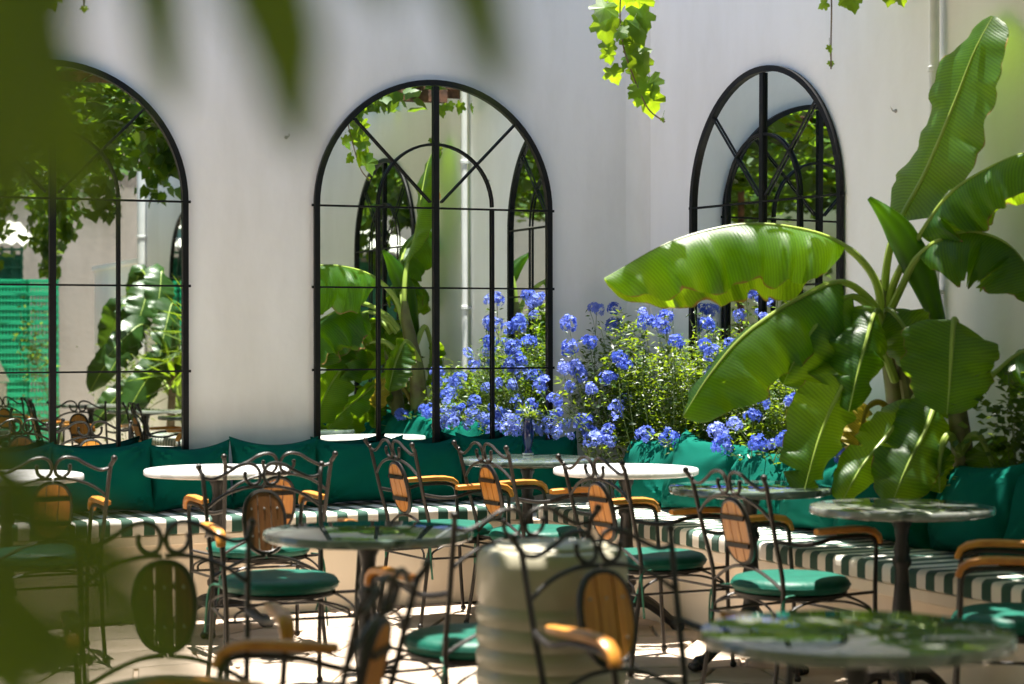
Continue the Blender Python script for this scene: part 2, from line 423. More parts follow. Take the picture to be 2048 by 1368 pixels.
# flagstones: a jittered cell pattern, every stone a child of the terrace floor
seeds = []
st = 0.36
for i in range(-12, 10):
    for j in range(-8, 16):
        seeds.append((i * st + (0.5 * st if j % 2 else 0) + rnd.uniform(-.12, .12), 6.2 + j * st + rnd.uniform(-.12, .12)))
floor = bpy.data.objects.new('terrace_floor', None); COL.objects.link(floor); tag(floor, 'sunlit crazy paving of beige sandstone flags', kind='structure')
def clip(poly, p, n):
    out = []
    for i in range(len(poly)):
        a, b = poly[i], poly[(i + 1) % len(poly)]
        da = (a[0] - p[0]) * n[0] + (a[1] - p[1]) * n[1]; db = (b[0] - p[0]) * n[0] + (b[1] - p[1]) * n[1]
        if da <= 0: out.append(a)
        if da * db < 0:
            t = da / (da - db); out.append((a[0] + (b[0] - a[0]) * t, a[1] + (b[1] - a[1]) * t))
    return out
for sx, sy in seeds:
    if abs(sx) > 0.31 * sy + (.25 if sy < 6.6 else 0) or sy > 10.6 or sy < 4.0: continue
    w = V((sx, sy, 0)) - C0
    if w.dot(nL) < 0.38 or w.dot(nR) < 0.55: continue
    poly = [(sx - .6, sy - .6), (sx + .6, sy - .6), (sx + .6, sy + .6), (sx - .6, sy + .6)]
    for qx, qy in seeds:
        dx, dy = qx - sx, qy - sy; d2 = dx * dx + dy * dy
        if 1e-9 < d2 < 1.2:
            l = sqrt(d2); poly = clip(poly, (sx + dx * (.5 - .008 / l), sy + dy * (.5 - .008 / l)), (dx, dy))
    if len(poly) < 3: continue
    h = rnd.uniform(-.002, .002); b = MB(); n = len(poly)
    top = [(sx + (x - sx) * .965 - sx, sy + (y - sy) * .965 - sy, h) for x, y in poly]
    mid = [(x - sx, y - sy, h - .006) for x, y in poly]; bot = [(x - sx, y - sy, -.02) for x, y in poly]
    b.add(top + mid + bot, [tuple(range(n))] + [(i, n + i, n + (i + 1) % n, (i + 1) % n) for i in range(n)] + [(n + i, 2 * n + i, 2 * n + (i + 1) % n, n + (i + 1) % n) for i in range(n)])
    obj('flagstone', b, M['stone'], floor, smooth=False, loc=(sx, sy, 0))

def wall_slab(name, label, s0, s1, h, fr, rot, mat_, thick=0.3, kindw='wall', z0=-.05):
    t = thing(name, label, kindw, C0, rot)
    b = MB(); b.box(((s0 + s1) / 2, thick / 2, (h + z0) / 2), (s1 - s0, thick, h - z0))
    return t, obj('plaster_face', b, mat_, t, smooth=False)
HL, HR = 3.35, 3.6
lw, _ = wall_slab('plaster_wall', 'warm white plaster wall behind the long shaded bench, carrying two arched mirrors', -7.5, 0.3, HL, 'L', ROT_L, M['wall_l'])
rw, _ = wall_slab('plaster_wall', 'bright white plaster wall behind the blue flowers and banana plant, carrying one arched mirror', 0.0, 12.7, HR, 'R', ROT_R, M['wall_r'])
b = MB(); r_ = .11; vs = []; fs = []; n_ = 10
c1 = LW(r_ * 1.0, -.0015); c2 = RW(r_ * 1.0, -.0015); cc = LW(0, 0)
for i in range(n_ + 1):
    t_ = i / n_; q = (c1 * (1 - t_) ** 2 + (cc + (nL + nR) * .004) * 2 * t_ * (1 - t_) + c2 * t_ ** 2); vs += [(q.x, q.y, .3), (q.x, q.y, HL)]
for i in range(n_): fs.append((2 * i, 2 * i + 2, 2 * i + 3, 2 * i + 1))
b.add(vs, fs); cf = obj('corner_fillet', b, M['wall_l']); cf.parent = lw; cf.matrix_parent_inverse = (Matrix.Translation(C0) @ Matrix.Rotation(ROT_L, 4, 'Z')).inverted()
# lower end of the wall, seen only in the left mirror
t = thing('garden_wall', 'low pale wall beyond the drainpipe, seen reflected in the left mirror', 'wall', C0, ROT_R)
b = MB(); b.box((14.2, .25, 1.1), (3.0, .3, 2.2)); obj('plaster_face', b, M['wall_r'], t, smooth=False)
b = MB(); b.box((14.2, .25, 2.225), (3.04, .36, .05)); obj('coping', b, M['wall_r'], t, smooth=False)
# far courtyard wall, closes the view in the double reflections
t = thing('boundary_wall', 'long white courtyard boundary wall seen only in double reflections', 'wall', RW(8.5, 9.5), ROT_R)
b = MB(); b.box((0, 0, 1.6), (13, .25, 3.2)); obj('plaster_face', b, M['wall_r'], t, smooth=False)
b = MB(); b.box((0, 0, 3.23), (13.1, .34, .06)); obj('coping', b, M['roof'], t, smooth=False)

t = thing('added_house_front', 'plain house front added behind the shed, out of frame, to darken the courtyard', 'building', RW(17.0, 4.0), ROT_L)  # added beyond the frame to cut the ambient light on the terrace
b = MB(); b.box((0, 0, 2.2), (14, .3, 4.4)); obj('wall', b, M['house'], t, smooth=False)
b = MB(); b.box((0, -.1, 4.46), (14.4, .8, .1)); obj('eaves', b, M['roof'], t, smooth=False)
# drainpipe on the right wall
def drainpipe(s, label, r=.022, h=HR - .1):
    t = thing('drainpipe', label, 'drainpipe', RW(s, 0.0), ROT_R)
    b = MB(); b.tube([(0, -.045, .02), (0, -.045, h)], r, 12); obj('pipe', b, M['pipe'], t)
    for z in (.55, 1.5, 2.45):
        b = MB(); b.lathe([(r + .002, z - .012), (r + .006, z - .01), (r + .006, z + .01), (r + .002, z + .012)], 12, (0, -.045, 0)); b.box((0, -.009, z), (.02, .016, .016)); obj('bracket', b, M['pipe'], t)
drainpipe(2.56, 'thin white drainpipe on the bright wall behind the banana plant')
drainpipe(12.3, 'pale drainpipe at the far end of the wall, seen reflected in the left mirror', .05)
def wall_hook(p, rot, label):
    t = thing('wall_hook', label, 'hook', p, rot, 'small metal hooks in the walls')
    b = MB(); b.tube(catmull([(0, .0, 0), (0, -.018, 0), (.008, -.028, .006), (.004, -.03, .016)], 4), .003, 6); obj('hook', b, M['hook'], t)
    b = MB(); b.lathe([(.009, 0), (.009, .004), (.004, .006)], 10); me = b.mesh('plate', M['hook']); o = obj('plate', me, None, t); o.rotation_euler = (pi / 2, 0, 0)
wall_hook(LWpx(572, 275, 0.0), ROT_L, 'small metal hook in the shaded wall between the two arched mirrors')
wall_hook(RWpx(1792, 222, 0.0), ROT_R, 'small metal hook in the bright wall right of the arched mirror')
wall_hook(RWpx(1286, 430, 0.0), ROT_R, 'small metal hook in the wall corner above the blue flowers')

# ================================================================== MIRRORS
def arc(r, zc, a0, a1, n=28): return [(r * cos(a0 + (a1 - a0) * i / n), zc + r * sin(a0 + (a1 - a0) * i / n)) for i in range(n + 1)]
def mirror_proto():
    t = thing('arched_mirror', '', 'mirror')
    R, zb, zs = .645, .70, 1.96
    n = 36; out = [(-R, zb)] + [(p[0], p[1]) for p in arc(R, zs, pi, 0, n)] + [(R, zb)]
    b = MB(); vs = [(x, -.009, z) for x, z in out] + [(x, -.004, z) for x, z in out]; m = len(out)
    b.add(vs, [tuple(range(m))[::-1], tuple(range(m, 2 * m))] + [(i, (i + 1) % m, m + (i + 1) % m, m + i) for i in range(m)])
    obj('mirror_glass', b, M['mirror'], t, smooth=False)
    b = MB(); b.strip([(-R, zb - .02)] + [(-R, zb + .4)] + arc(R, zs, pi, 0, 40) + [(R, zb + .4), (R, zb - .02)], .028, -.026, -.003); obj('frame', b, M['frame'], t, smooth=False)
    b = MB(); b.box((0, -.0175, zb), (2 * R - .030, .014, .034)); obj('bottom_rail', b, M['frame'], t, smooth=False)
    b = MB(); b.box((0, -.0175, (zb + .02 + zs + R - .016) / 2), (.031, .013, zs + R - zb - .042)); obj('center_bar', b, M['frame'], t, smooth=False)
    ri = R * .49
    b = MB(); b.strip(arc(ri, zs + .012, pi, 0, 24), .013, -.0225, -.0145); obj('arch_bar', b, M['frame'], t, smooth=False)
    for s in (-1, 1):
        b = MB(); b.box((s * ri, -.0185, (zb + .02 + zs) / 2), (.017, .009, zs - zb - .03)); obj('side_bar', b, M['frame'], t, smooth=False)
        c = .7071; b = MB(); b.strip([(s * .03, zs + .03), (s * (R - .018) * c, zs + (R - .018) * c)], .011, -.0215, -.0155); obj('diagonal_bar', b, M['frame'], t, smooth=False)
    for z in (zs, 1.55, 1.135):
        b = MB(); b.box((0, -.0245, z), (2 * R - .026, .004, .0085)); b.box((-R - .0215, -.015, z), (.010, .012, .013)); b.box((R + .0215, -.015, z), (.010, .012, .013)); obj('cross_bar', b, M['frame'], t, smooth=False)
    return t
mp = mirror_proto()
TILT = -.0050
def place_mirror(first, p, rot, label, tilt=TILT):
    o = mp if first else copy_tree(mp)
    o.location = p; o.rotation_euler = (tilt, 0, rot); o['label'] = label; o['group'] = 'arched black mirrors on the terrace walls'
place_mirror(True, LW(1.205, 0.015), ROT_L, 'black arched mirror on the shaded wall reflecting the banana plant and blue flowers')
place_mirror(False, LW(3.17, 0.015), ROT_L, 'black arched mirror at far left half hidden by the near leaves, reflecting green crates')
place_mirror(False, RW(1.20, 0.015), ROT_R, 'black arched mirror on the bright wall, behind the banana leaves')
place_mirror(False, RW(4.25, 0.015), ROT_R, 'black arched mirror seen only as a reflection, left of the banana in the middle mirror')
place_mirror(False, RW(10.4, 0.015), ROT_R, 'narrow looking black arched mirror seen only as a reflection in the left mirror')

# ================================================================== BENCHES
def rbox_profile(d0, d1, z0, z1, r, n=4):
    """cross-section (d,z) with rounded upper front edge, d measured out of the wall"""
    pts = [(d0, z0), (d1 - .006, z0)]
    for i in range(n + 1):
        a = -pi / 2 + pi / 2 * i / n; pts.append((d1 - r * .45 + r * .45 * cos(a), z0 + r * .45 + r * .45 * sin(a)))
    for i in range(n + 1):
        a = pi / 2 * i / n; pts.append((d1 - r + r * cos(a), z1 - r + r * sin(a)))
    pts.append((d0, z1)); return pts
def extrude_bench(prof, x0, x1, step=.08, wob=0.0, seed=1):
    rr = random.Random(seed); b = MB(); n = max(2, int((x1 - x0) / step)); m = len(prof); vs = []; fs = []
    for i in range(n + 1):
        x = x0 + (x1 - x0) * i / n
        for (d, z) in prof:
            k = wob * (sin(x * 9 + seed) * .5 + rr.uniform(-.5, .5)) if z > prof[0][1] + .02 else 0
            vs.append((x, -d, z + k))
    for i in range(n):
        for k in range(m):
            k2 = (k + 1) % m; fs.append((i * m + k, i * m + k2, (i + 1) * m + k2, (i + 1) * m + k))
    fs.append(tuple(range(m))); fs.append(tuple(n * m + k for k in range(m))[::-1])
    return b.add(vs, fs)
dL, dR, dP = .52, .88, .34
SH = .395
t = thing('built_in_bench', 'long cream built-in bench in the shade of the wall with two mirrors', 'bench', C0, ROT_L)
b = MB(); b.box((-3.6, -(dL - .03) / 2, .17), (7.2 - 2 * .0, dL - .03, .345)); obj('base', b, M['bench'], t, smooth=False)
b = MB(); b.box((-3.6, -dL / 2, .368), (7.2, dL - .005, .05), bev=.006); obj('ledge', b, M['bench'], t, smooth=False)
t = thing('built_in_bench', 'cream built-in bench with planter running along the sunny wall', 'bench', C0, ROT_R)
b = MB(); b.box((4.75, -(dR - .12 + dP) / 2, .17), (8.5, dR - .12 - dP, .345)); obj('base', b, M['bench'], t, smooth=False)
b = MB(); b.box((4.75, -(dR + dP) / 2, .369), (8.5, dR - dP - .005, .052), bev=.006); obj('ledge', b, M['bench'], t, smooth=False)
b = MB(); b.box((4.75, -dP + .03, .27), (8.48, .06, .55)); obj('planter_edge', b, M['bench'], t, smooth=False)
b = MB(); b.box((4.75, -.14, .25), (8.4, .279, .46)); obj('soil', b, M['soil'], t, smooth=False)
# striped pads
pl = rbox_profile(.02, dL + .012, SH, SH + .072, .022)
o = obj('bench_pad', extrude_bench(pl, -7.0, -.93, .04, .004, 3), M['stripe']); o.location = C0; o.rotation_euler = (0, 0, ROT_L)
tag(o, 'green and cream striped pad on the shaded bench under the two mirrors', 'pad', 'striped bench pads')
pr = rbox_profile(dP + .01, dR + .012, SH, SH + .072, .022)
o = obj('bench_pad', extrude_bench(pr, .5, 2.18, .04, .004, 4), M['stripe']); o.location = C0; o.rotation_euler = (0, 0, ROT_R)
tag(o, 'green and cream striped pad on the sunny bench nearest the corner', 'pad', 'striped bench pads')
o = obj('bench_pad', extrude_bench(pr, 2.19, 8.9, .04, .004, 5), M['stripe']); o.location = C0; o.rotation_euler = (0, 0, ROT_R)
tag(o, 'green and cream striped pad on the sunny bench under the banana plant', 'pad', 'striped bench pads')

# ================================================================== CUSHIONS
def cushion_mesh(w, h, th, seed, wr=1.0):
    rr = random.Random(seed); n, m = 30, 24; b = MB(); vs = []; fs = []
    ph = [rr.uniform(0, 6) for _ in range(8)]; lean = rr.uniform(-.03, .03)
    def P(i, j, sgn):
        u = -1 + 2 * i / n; v = -1 + 2 * j / m
        e = (1 - abs(u) ** 2.6) * (1 - abs(v) ** 2.6); pf = max(e, 0) ** .5
        pin = 1 - .07 * (1 - abs(v) ** 2) * abs(u) ** 6; pin2 = 1 - .13 * (1 - abs(u) ** 2) * abs(v) ** 6
        x = u * w / 2 * pin; z = v * h / 2 * pin2
        wrk = 0
        for (cu, cv) in ((1, 1), (-1, 1), (1, -1), (-1, -1)):
            du, dv = u - cu, v - cv; r = sqrt(du * du + dv * dv); a = atan2(dv, du)
            wrk += sin(a * 17 + ph[0] + cu + 2 * cv) * math.exp(-(r - .35) ** 2 * 7) * .010
        wrk += sin(u * 5 + ph[1] + 3 * v) * .006 + sin(v * 7 + ph[2] - 4 * u) * .004
        y = sgn * (th / 2 * pf + wrk * wr * min(1, pf * 1.6))
        sag = -.02 * (1 - u * u) * max(v, 0)
        return (x, y, h / 2 + z + sag)
    for sgn in (-1, 1):
        o = len(vs)
        for i in range(n + 1):
            for j in range(m + 1): vs.append(P(i, j, sgn))
        for i in range(n):
            for j in range(m):
                q = (o + i * (m + 1) + j, o + (i + 1) * (m + 1) + j, o + (i + 1) * (m + 1) + j + 1, o + i * (m + 1) + j + 1)
                fs.append(q if sgn < 0 else q[::-1])
    b.add(vs, fs); return b
def cushion(p, rot, w, h, th, lean, roll, seed, label, group):
    t = thing('cushion', label, 'cushion', p, 0, group); t.rotation_euler = (-lean, roll, rot)
    obj('cover', cushion_mesh(w, h, th, seed), M['cush'], t)
    b = MB(); k = 20; path = []
    ww, hh = w / 2 * .995, h / 2 * .995
    for i in range(k): path.append((-ww + 2 * ww * i / k, 0, h / 2 + hh * (1 - .13 * (1 - (1 - 2 * i / k) ** 2)) - .02 * (1 - (1 - 2 * i / k) ** 2)))
    path.append((ww, 0, h / 2 + hh)); b.tube(path, .004, 5); obj('piping', b, M['cush'], t)
GL, GR = 'dark teal cushions along the shaded bench', 'teal cushions along the sunny bench'
lx = [(-75, 112), (98, 312), (300, 470), (462, 640), (628, 812), (800, 930), (920, 1052), (1040, 1165)]
ll = ['shaded teal cushion at the far left end of the bench behind the near leaves', 'shaded teal cushion below the left mirror, left of the white marble table',
      'shaded teal cushion directly behind the white marble table on the left', 'shaded teal cushion under the bare wall between the two mirrors',
      'shaded teal cushion under the left edge of the middle mirror', 'shaded teal cushion below the middle mirror behind the chair with a lit armrest',
      'shaded teal cushion below the right side of the middle mirror', 'shaded teal cushion in the corner behind the blue vase']
for i, (x0, x1) in enumerate(lx):
    p0, p1 = LWpx(x0, 900, .19), LWpx(x1, 900, .19); c = (p0 + p1) / 2; w = (p1 - p0).length
    cushion((c.x, c.y, SH + .07), ROT_L + rnd.uniform(-.05, .05), w, .345 + rnd.uniform(-.01, .012), .17, .16, rnd.uniform(-.02, .02), 20 + i, ll[i], GL)
rs = [(.62, 1.12, .345), (1.06, 1.66, .36), (1.58, 2.08, .34), (2.02, 2.56, .36), (2.5, 3.04, .34), (3.0, 3.6, .36), (3.56, 4.16, .36), (4.12, 4.7, .35), (4.7, 5.3, .36), (5.32, 5.9, .35)]
rl = ['bright teal cushion in the corner, first of the sunny bench, behind the white table', 'bright teal cushion under the blue flowers, second from the corner on the sunny bench',
      'teal cushion behind the dark round table, shaded at its upper left', 'wrinkled teal cushion between the dark table and the hanging banana leaves',
      'teal cushion behind the left half of the dappled marble table', 'teal cushion in leaf shade behind the right half of the dappled marble table',
      'sunlit teal cushion at the right edge of the picture', 'teal cushion past the right edge, seen in the middle mirror', 'teal cushion further along the sunny bench, seen only in reflection', 'last teal cushion on the sunny bench, seen only in reflection']
for i, (s0, s1, h) in enumerate(rs):
    p = RW((s0 + s1) / 2, dP + .15, SH + .07)
    cushion(p, ROT_R + rnd.uniform(-.24, .24), s1 - s0 - .01, h + .035, .21, .38 + rnd.uniform(-.07, .08), rnd.uniform(-.10, .10), 50 + i, rl[i], GR)

# ================================================================== TABLES
def table_proto(material):
    t = thing('cafe_table', '', 'table')
    r = .325; b = MB()
    b.lathe([(0, .693), (r - .006, .693), (r, .698), (r, .715), (r - .003, .7195), (r - .008, .7205), (0, .7205)], 64); obj('tabletop', b, material, t)
    b = MB()
    prof = [(.03, .10), (.045, .11), (.05, .14), (.042, .17), (.034, .19), (.046, .205), (.046, .225), (.034, .24), (.03, .27), (.036, .32), (.034, .36), (.026, .44), (.024, .50), (.034, .515), (.034, .53), (.026, .545),
            (.03, .565), (.022, .60), (.026, .64), (.034, .655), (.034, .668), (.05, .672), (.05, .692)]
    b.lathe(prof, 18); obj('column', b, M['cast'], t)
    b = MB(); b.lathe([(.05, .672), (.15, .684), (.15, .6925)], 20); obj('top_plate', b, M['cast'], t)
    for k in range(3):
        a = 2 * pi * k / 3; d = V((cos(a), sin(a), 0)); b = MB()
        path = catmull([d * .03 + V((0, 0, .13)), d * .09 + V((0, 0, .125)), d * .15 + V((0, 0, .085)), d * .195 + V((0, 0, .045)), d * .225 + V((0, 0, .035))], 4)
        b.tube(path, [.030, .032, .032, .03, .028, .026, .025, .024, .023, .022, .022, .022, .022, .023, .024, .024, .024], 8)
        leg = obj('leg', b, M['cast'], t)
        b = MB(); q = V((-d.y, d.x, 0))
        for e in (-1, 0, 1): b.ball(d * .245 + q * e * .018 + V((0, 0, .017)), .017, 8, (1, 1, 1))
        b.ball(d * .222 + V((0, 0, .03)), .03, 10); obj('paw', b, M['cast'], leg)
    return t
TP = {k: None for k in ('w', 'g', 'm')}
def place_table(kind, X, Z, rot, label):
    if TP[kind] is None: TP[kind] = o = table_proto(M['marble_' + kind])
    else: o = copy_tree(TP[kind])
    o.location = (X, Z, 0); o.rotation_euler = (0, 0, rot); o['label'] = label; o['group'] = 'round marble cafe tables'
place_table('w', -1.31, 9.12, .5, 'round marble table in full sun on the left, before the shaded bench')
place_table('w', .509, 9.16, 2.0, 'white round marble table in full sun before the first bright cushions')
place_table('w', -2.16, 8.76, 1.2, 'round marble table at far left, mostly hidden by the near leaves')
place_table('g', .074, 9.85, .2, 'green-grey round marble table in the corner with the blue vase on it')
place_table('g', -.447, 6.37, .9, 'dark round table left of centre mirroring the green leaves, in front')
place_table('g', .947, 8.12, 1.35, 'dark round table under the flowers, with claw feet in view')
place_table('m', 1.377, 7.24, .4, 'dappled grey round marble table under the hanging banana leaves')
place_table('m', .7166, 4.264, 1.0, 'large blurred marble table in front at lower right reflecting banana leaves')
for (s, d, r_, lb) in ((5.6, 1.05, .3, 'round marble table past the right edge, seen in the left mirror before the yucca'),
                       (7.3, 1.1, .8, 'round marble table further along, seen in the left mirror before the monstera'),
                       (9.2, 1.2, .1, 'farthest round marble table seen in the left mirror by the tree trunk')):
    p = RW(s, d); place_table('m', p.x, p.y, r_, lb)

# ================================================================== CHAIRS
def chair_proto():
    t = thing('garden_armchair', '', 'chair'); iron, wood = M['iron'], M['wood']
    yb = lambda z: -.19 - .095 * (z - .42) / .4
    BX = .225
    for s in (-1, 1):
        b = MB()
        b.tube(catmull([(s * .215, -.245, .012), (s * .207, -.215, .2), (s * .208, -.192, .42), (s * .216, yb(.6), .6), (s * BX, yb(.78), .78), (s * (BX + .004), yb(.80) - .004, .80), (s * (BX + .010), yb(.82) - .012, .818)], 4), .0085, 7)
        b.ball((s * (BX + .012), yb(.82) - .014, .826), .0125, 8); b.ball((s * .216, -.247, .012), .014, 8)
        obj('rear_leg', b, iron, t)
        z0 = .787
        pts = [(.225, 0), (.198, -.007), (.171, -.003), (.1215, .021), (.09, .040), (.05, .048), (.022, .038), (.0085, .016), (.0075, -.006), (.016, -.024), (.036, -.031), (.056, -.021), (.065, -.003), (.065, .010)]
        b = MB(); b.tube(catmull([(s * x, yb(z0 + z), z0 + z) for x, z in pts], 4), .0068, 6); b.ball((s * .065, yb(z0), z0 + .012), .009, 7); obj('top_scroll', b, iron, t)
        b = MB(); b.tube(catmull([(s * .004, yb(.748), .748), (s * .06, yb(.747), .747), (s * .12, yb(.732), .732), (s * .17, yb(.708), .708), (s * .219, yb(.672), .672)], 4), .0066, 6); obj('upper_arch', b, iron, t)
        b = MB(); b.tube(catmull([(s * .003, yb(.492), .492), (s * .07, yb(.484), .484), (s * .14, yb(.458), .458), (s * .207, yb(.422), .422)], 4), .0066, 6); obj('lower_arch', b, iron, t)
        # arm: iron support running into the front leg, wooden pad on top
        b = MB()
        b.tube(catmull([(s * .215, yb(.6), .60), (s * .235, -.15, .585), (s * .252, -.08, .588), (s * .257, 0, .604), (s * .257, .11, .606), (s * .256, .168, .597), (s * .252, .188, .566), (s * .246, .192, .48), (s * .238, .197, .36), (s * .237, .205, .2), (s * .243, .222, .012)], 4), .0085, 7)
        b.ball((s * .243, .223, .012), .014, 8); obj('front_leg', b, iron, t)
        b = MB(); path = [(-.085, .0, .85), (-.075, .0, 1.0), (0, .002, 1.05), (.08, .003, 1.1), (.13, .001, 1.1), (.165, -.006, 1.08), (.188, -.022, 1.0), (.198, -.044, .9), (.200, -.052, .75)]
        vs = []; fs = []; K = 8
        for i, (y, dz, k) in enumerate(path):
            y2 = path[min(i + 1, len(path) - 1)]; y1 = path[max(0, i - 1)]
            tx = V((0, y2[0] - y1[0], y2[1] - y1[1])).normalized(); nn = V((0, -tx.z, tx.y))
            for kk in range(K):
                a = 2 * pi * (kk + .5) / K; ca, sa = cos(a), sin(a)
                ex = (abs(ca) ** .6) * (1 if ca > 0 else -1); ez = (abs(sa) ** .6) * (1 if sa > 0 else -1)
                vs.append(V((s * .257 + ex * .0195 * k, y, .629 + dz)) + nn * (ez * .012 * k))
        for i in range(len(path) - 1):
            for kk in range(K):
                k2 = (kk + 1) % K; fs.append((i * K + kk, i * K + k2, (i + 1) * K + k2, (i + 1) * K + kk))
        fs.append(tuple(range(K))[::-1]); fs.append(tuple((len(path) - 1) * K + kk for kk in range(K)))
        b.add(vs, fs); obj('armrest', b, wood, t)
        b = MB(); b.tube(catmull([(s * .208, -.192, .40), (s * .17, -.12, .388), (s * .165, -.115, .386)], 3), .006, 5); obj('seat_bracket', b, iron, t)
        b = MB(); b.tube([(s * .242, .195, .40), (s * .175, .10, .386)], .006, 5); obj('seat_bracket', b, iron, t)
    # oval backrest: iron ring, three slats, two straps behind
    rx, rz, zc = .076, .113, .618
    sup = lambda a: (rx * abs(cos(a)) ** .85 * (1 if cos(a) > 0 else -1), rz * abs(sin(a)) ** .85 * (1 if sin(a) > 0 else -1))
    ring = [(sup(2 * pi * i / 36)[0], yb(zc + sup(2 * pi * i / 36)[1]), zc + sup(2 * pi * i / 36)[1]) for i in range(37)]
    b = MB(); b.tube(ring, .0108, 6, cap=False); back = obj('backrest', b, iron, t)
    def halfh(x): 
        c = min(1, abs(x) / (rx - .004)) ** (1 / .85); return (rz - .003) * max(0.05, sqrt(max(0, 1 - c * c))) ** .85
    for (x0, x1) in ((-.071, -.027), (-.0225, .0225), (.027, .071)):
        xs = [x0 + (x1 - x0) * i / 6 for i in range(7)]; vs = []; fs = []; m = len(xs)
        for yo in (-.009, .009):
            for x in xs: vs.append((x, yb(zc + halfh(x)) + yo, zc + halfh(x)))
            for x in xs[::-1]: vs.append((x, yb(zc - halfh(x)) + yo, zc - halfh(x)))
        n2 = 2 * m
        fs.append(tuple(range(n2))); fs.append(tuple(range(n2, 2 * n2))[::-1]); fs += [(i, n2 + i, n2 + (i + 1) % n2, (i + 1) % n2) for i in range(n2)]
        bb = MB(); bb.add(vs, fs); obj('slat', bb, wood, back, smooth=False)
    for z in (.568, .668):
        b = MB(); h = .062; b.box((0, yb(z) - .0135, z), (2 * h + .012, .007, .017)); obj('strap', b, iron, back, smooth=False)
        for x in (-.049, 0, .049):
            b = MB(); b.ball((x, yb(z) + .0095, z), .0042, 6); obj('bolt', b, M['hook'], back)
    # seat
    b = MB(); b.lathe([(.185, .378), (.195, .374), (.205, .378), (.205, .39), (.195, .394), (.185, .39), (.185, .378)], 36); obj('seat_ring', b, iron, t)
    b = MB(); b.lathe([(.06, .384), (.19, .384), (.19, .388), (.06, .388)], 24); obj('seat_pan', b, iron, t)
    b = MB(); n = 40; prof = [(0, .392), (.18, .392), (.205, .396), (.214, .405), (.217, .417), (.213, .43), (.203, .440), (.18, .446), (.12, .449), (.06, .4495), (0, .4495)]
    b.lathe(prof, n); seat = obj('seat_cushion', b, M['seat'], t)
    b = MB(); b.tube([(.2165 * cos(2 * pi * i / 40), .2165 * sin(2 * pi * i / 40), .418) for i in range(41)], .0035, 5, cap=False); obj('piping', b, M['seat'], seat)
    for s in (-1, 1):
        for e in (-1, 1):
            b = MB(); b.tube(catmull([(s * .19, -.13, .40), (s * .212, -.19, .395), (s * (.215 + .01 * e), -.20, .34), (s * (.214 + .02 * e), -.205 + .01 * e, .25 - .03 * e)], 3), .0045, 4); obj('tie', b, M['tie'], seat)
    # stretchers and braces
    cs = [(-.207, -.21, .31), (.207, -.21, .31), (.237, .2, .31), (-.237, .2, .31)]
    for i in range(4):
        p, q = V(cs[i]), V(cs[(i + 1) % 4]); b = MB(); b.tube([p, q], .0055, 5); obj('stretcher', b, iron, t)
        mid = (p + q) / 2; inn = V((mid.x * .86, mid.y * .86, .374))
        for w in (p, q):
            a = w.lerp(mid, .12); b = MB(); b.tube(catmull([a, w.lerp(mid, .16) + V((0, 0, .03)), w.lerp(inn, .55) + V((0, 0, .022)), inn], 4), .005, 5); obj('brace', b, iron, t)
    return t
M['wood_shaded'] = wood_mat('shade_tinted_orange_wood', (0.15, 0.055, 0.012), (0.085, 0.03, 0.007))  # darker copy of the orange wood, shade put into two chairs' slats
cp = chair_proto(); CH = [0]
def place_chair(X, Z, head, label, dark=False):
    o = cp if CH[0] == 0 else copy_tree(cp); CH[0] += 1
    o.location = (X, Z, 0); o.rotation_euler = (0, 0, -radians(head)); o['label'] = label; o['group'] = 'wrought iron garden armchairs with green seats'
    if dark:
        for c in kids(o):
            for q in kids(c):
                if q.name.startswith('slat'): q.material_slots[0].link = 'OBJECT'; q.material_slots[0].material = M['wood_shaded']
place_chair(-1.07, 8.66, -24, 'sunlit armchair with its back to us at the white table on the left')
place_chair(-1.93, 8.38, -24, 'armchair with its back to us at the far left table, half hidden by leaves')
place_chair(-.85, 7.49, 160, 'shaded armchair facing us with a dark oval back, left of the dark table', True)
place_chair(-.304, 9.47, 60, 'sunlit armchair seen from the side before the shaded cushions, left of the corner table')
place_chair(.115, 9.24, 60, 'sunlit armchair between the corner table and the white table in the middle')
place_chair(.565, 8.245, 60, 'armchair with shaded green seat at the dark table under the flowers, behind the ribbed pot')
place_chair(1.016, 7.48, 60, 'armchair with dappled green seat before the striped bench, beside the dappled marble table')
place_chair(1.63, 6.56, -78, 'armchair cut by the right edge, facing left')
place_chair(-.105, 6.10, -30, 'armchair behind the ribbed pot with dappled green seat at the dark table')
place_chair(.358, 4.97, 150, 'blurred armchair in front of the ribbed pot with three dark slats')
place_chair(-.53, 4.38, -78, 'blurred armchair in the foreground seen edge on, below the dark table')
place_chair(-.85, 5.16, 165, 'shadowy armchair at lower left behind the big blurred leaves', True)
for (s, d, h, lb) in ((5.35, 1.35, 65, 'armchair past the right edge, seen in the left mirror near its right side'), (6.3, 1.75, 120, 'armchair turned sideways, seen in the left mirror above the cushions'),
                      (6.9, 1.85, 60, 'armchair seen in the left mirror below the big monstera leaf'), (7.9, 2.0, 100, 'armchair seen in the left mirror beside its centre bar'),
                      (9.0, 2.05, 40, 'armchair seen in the left mirror near the tree trunk'), (8.4, 3.1, 20, 'armchair seen from the front in the left mirror, just above the white table')):
    p = RW(s, d); place_chair(p.x, p.y, h, lb)

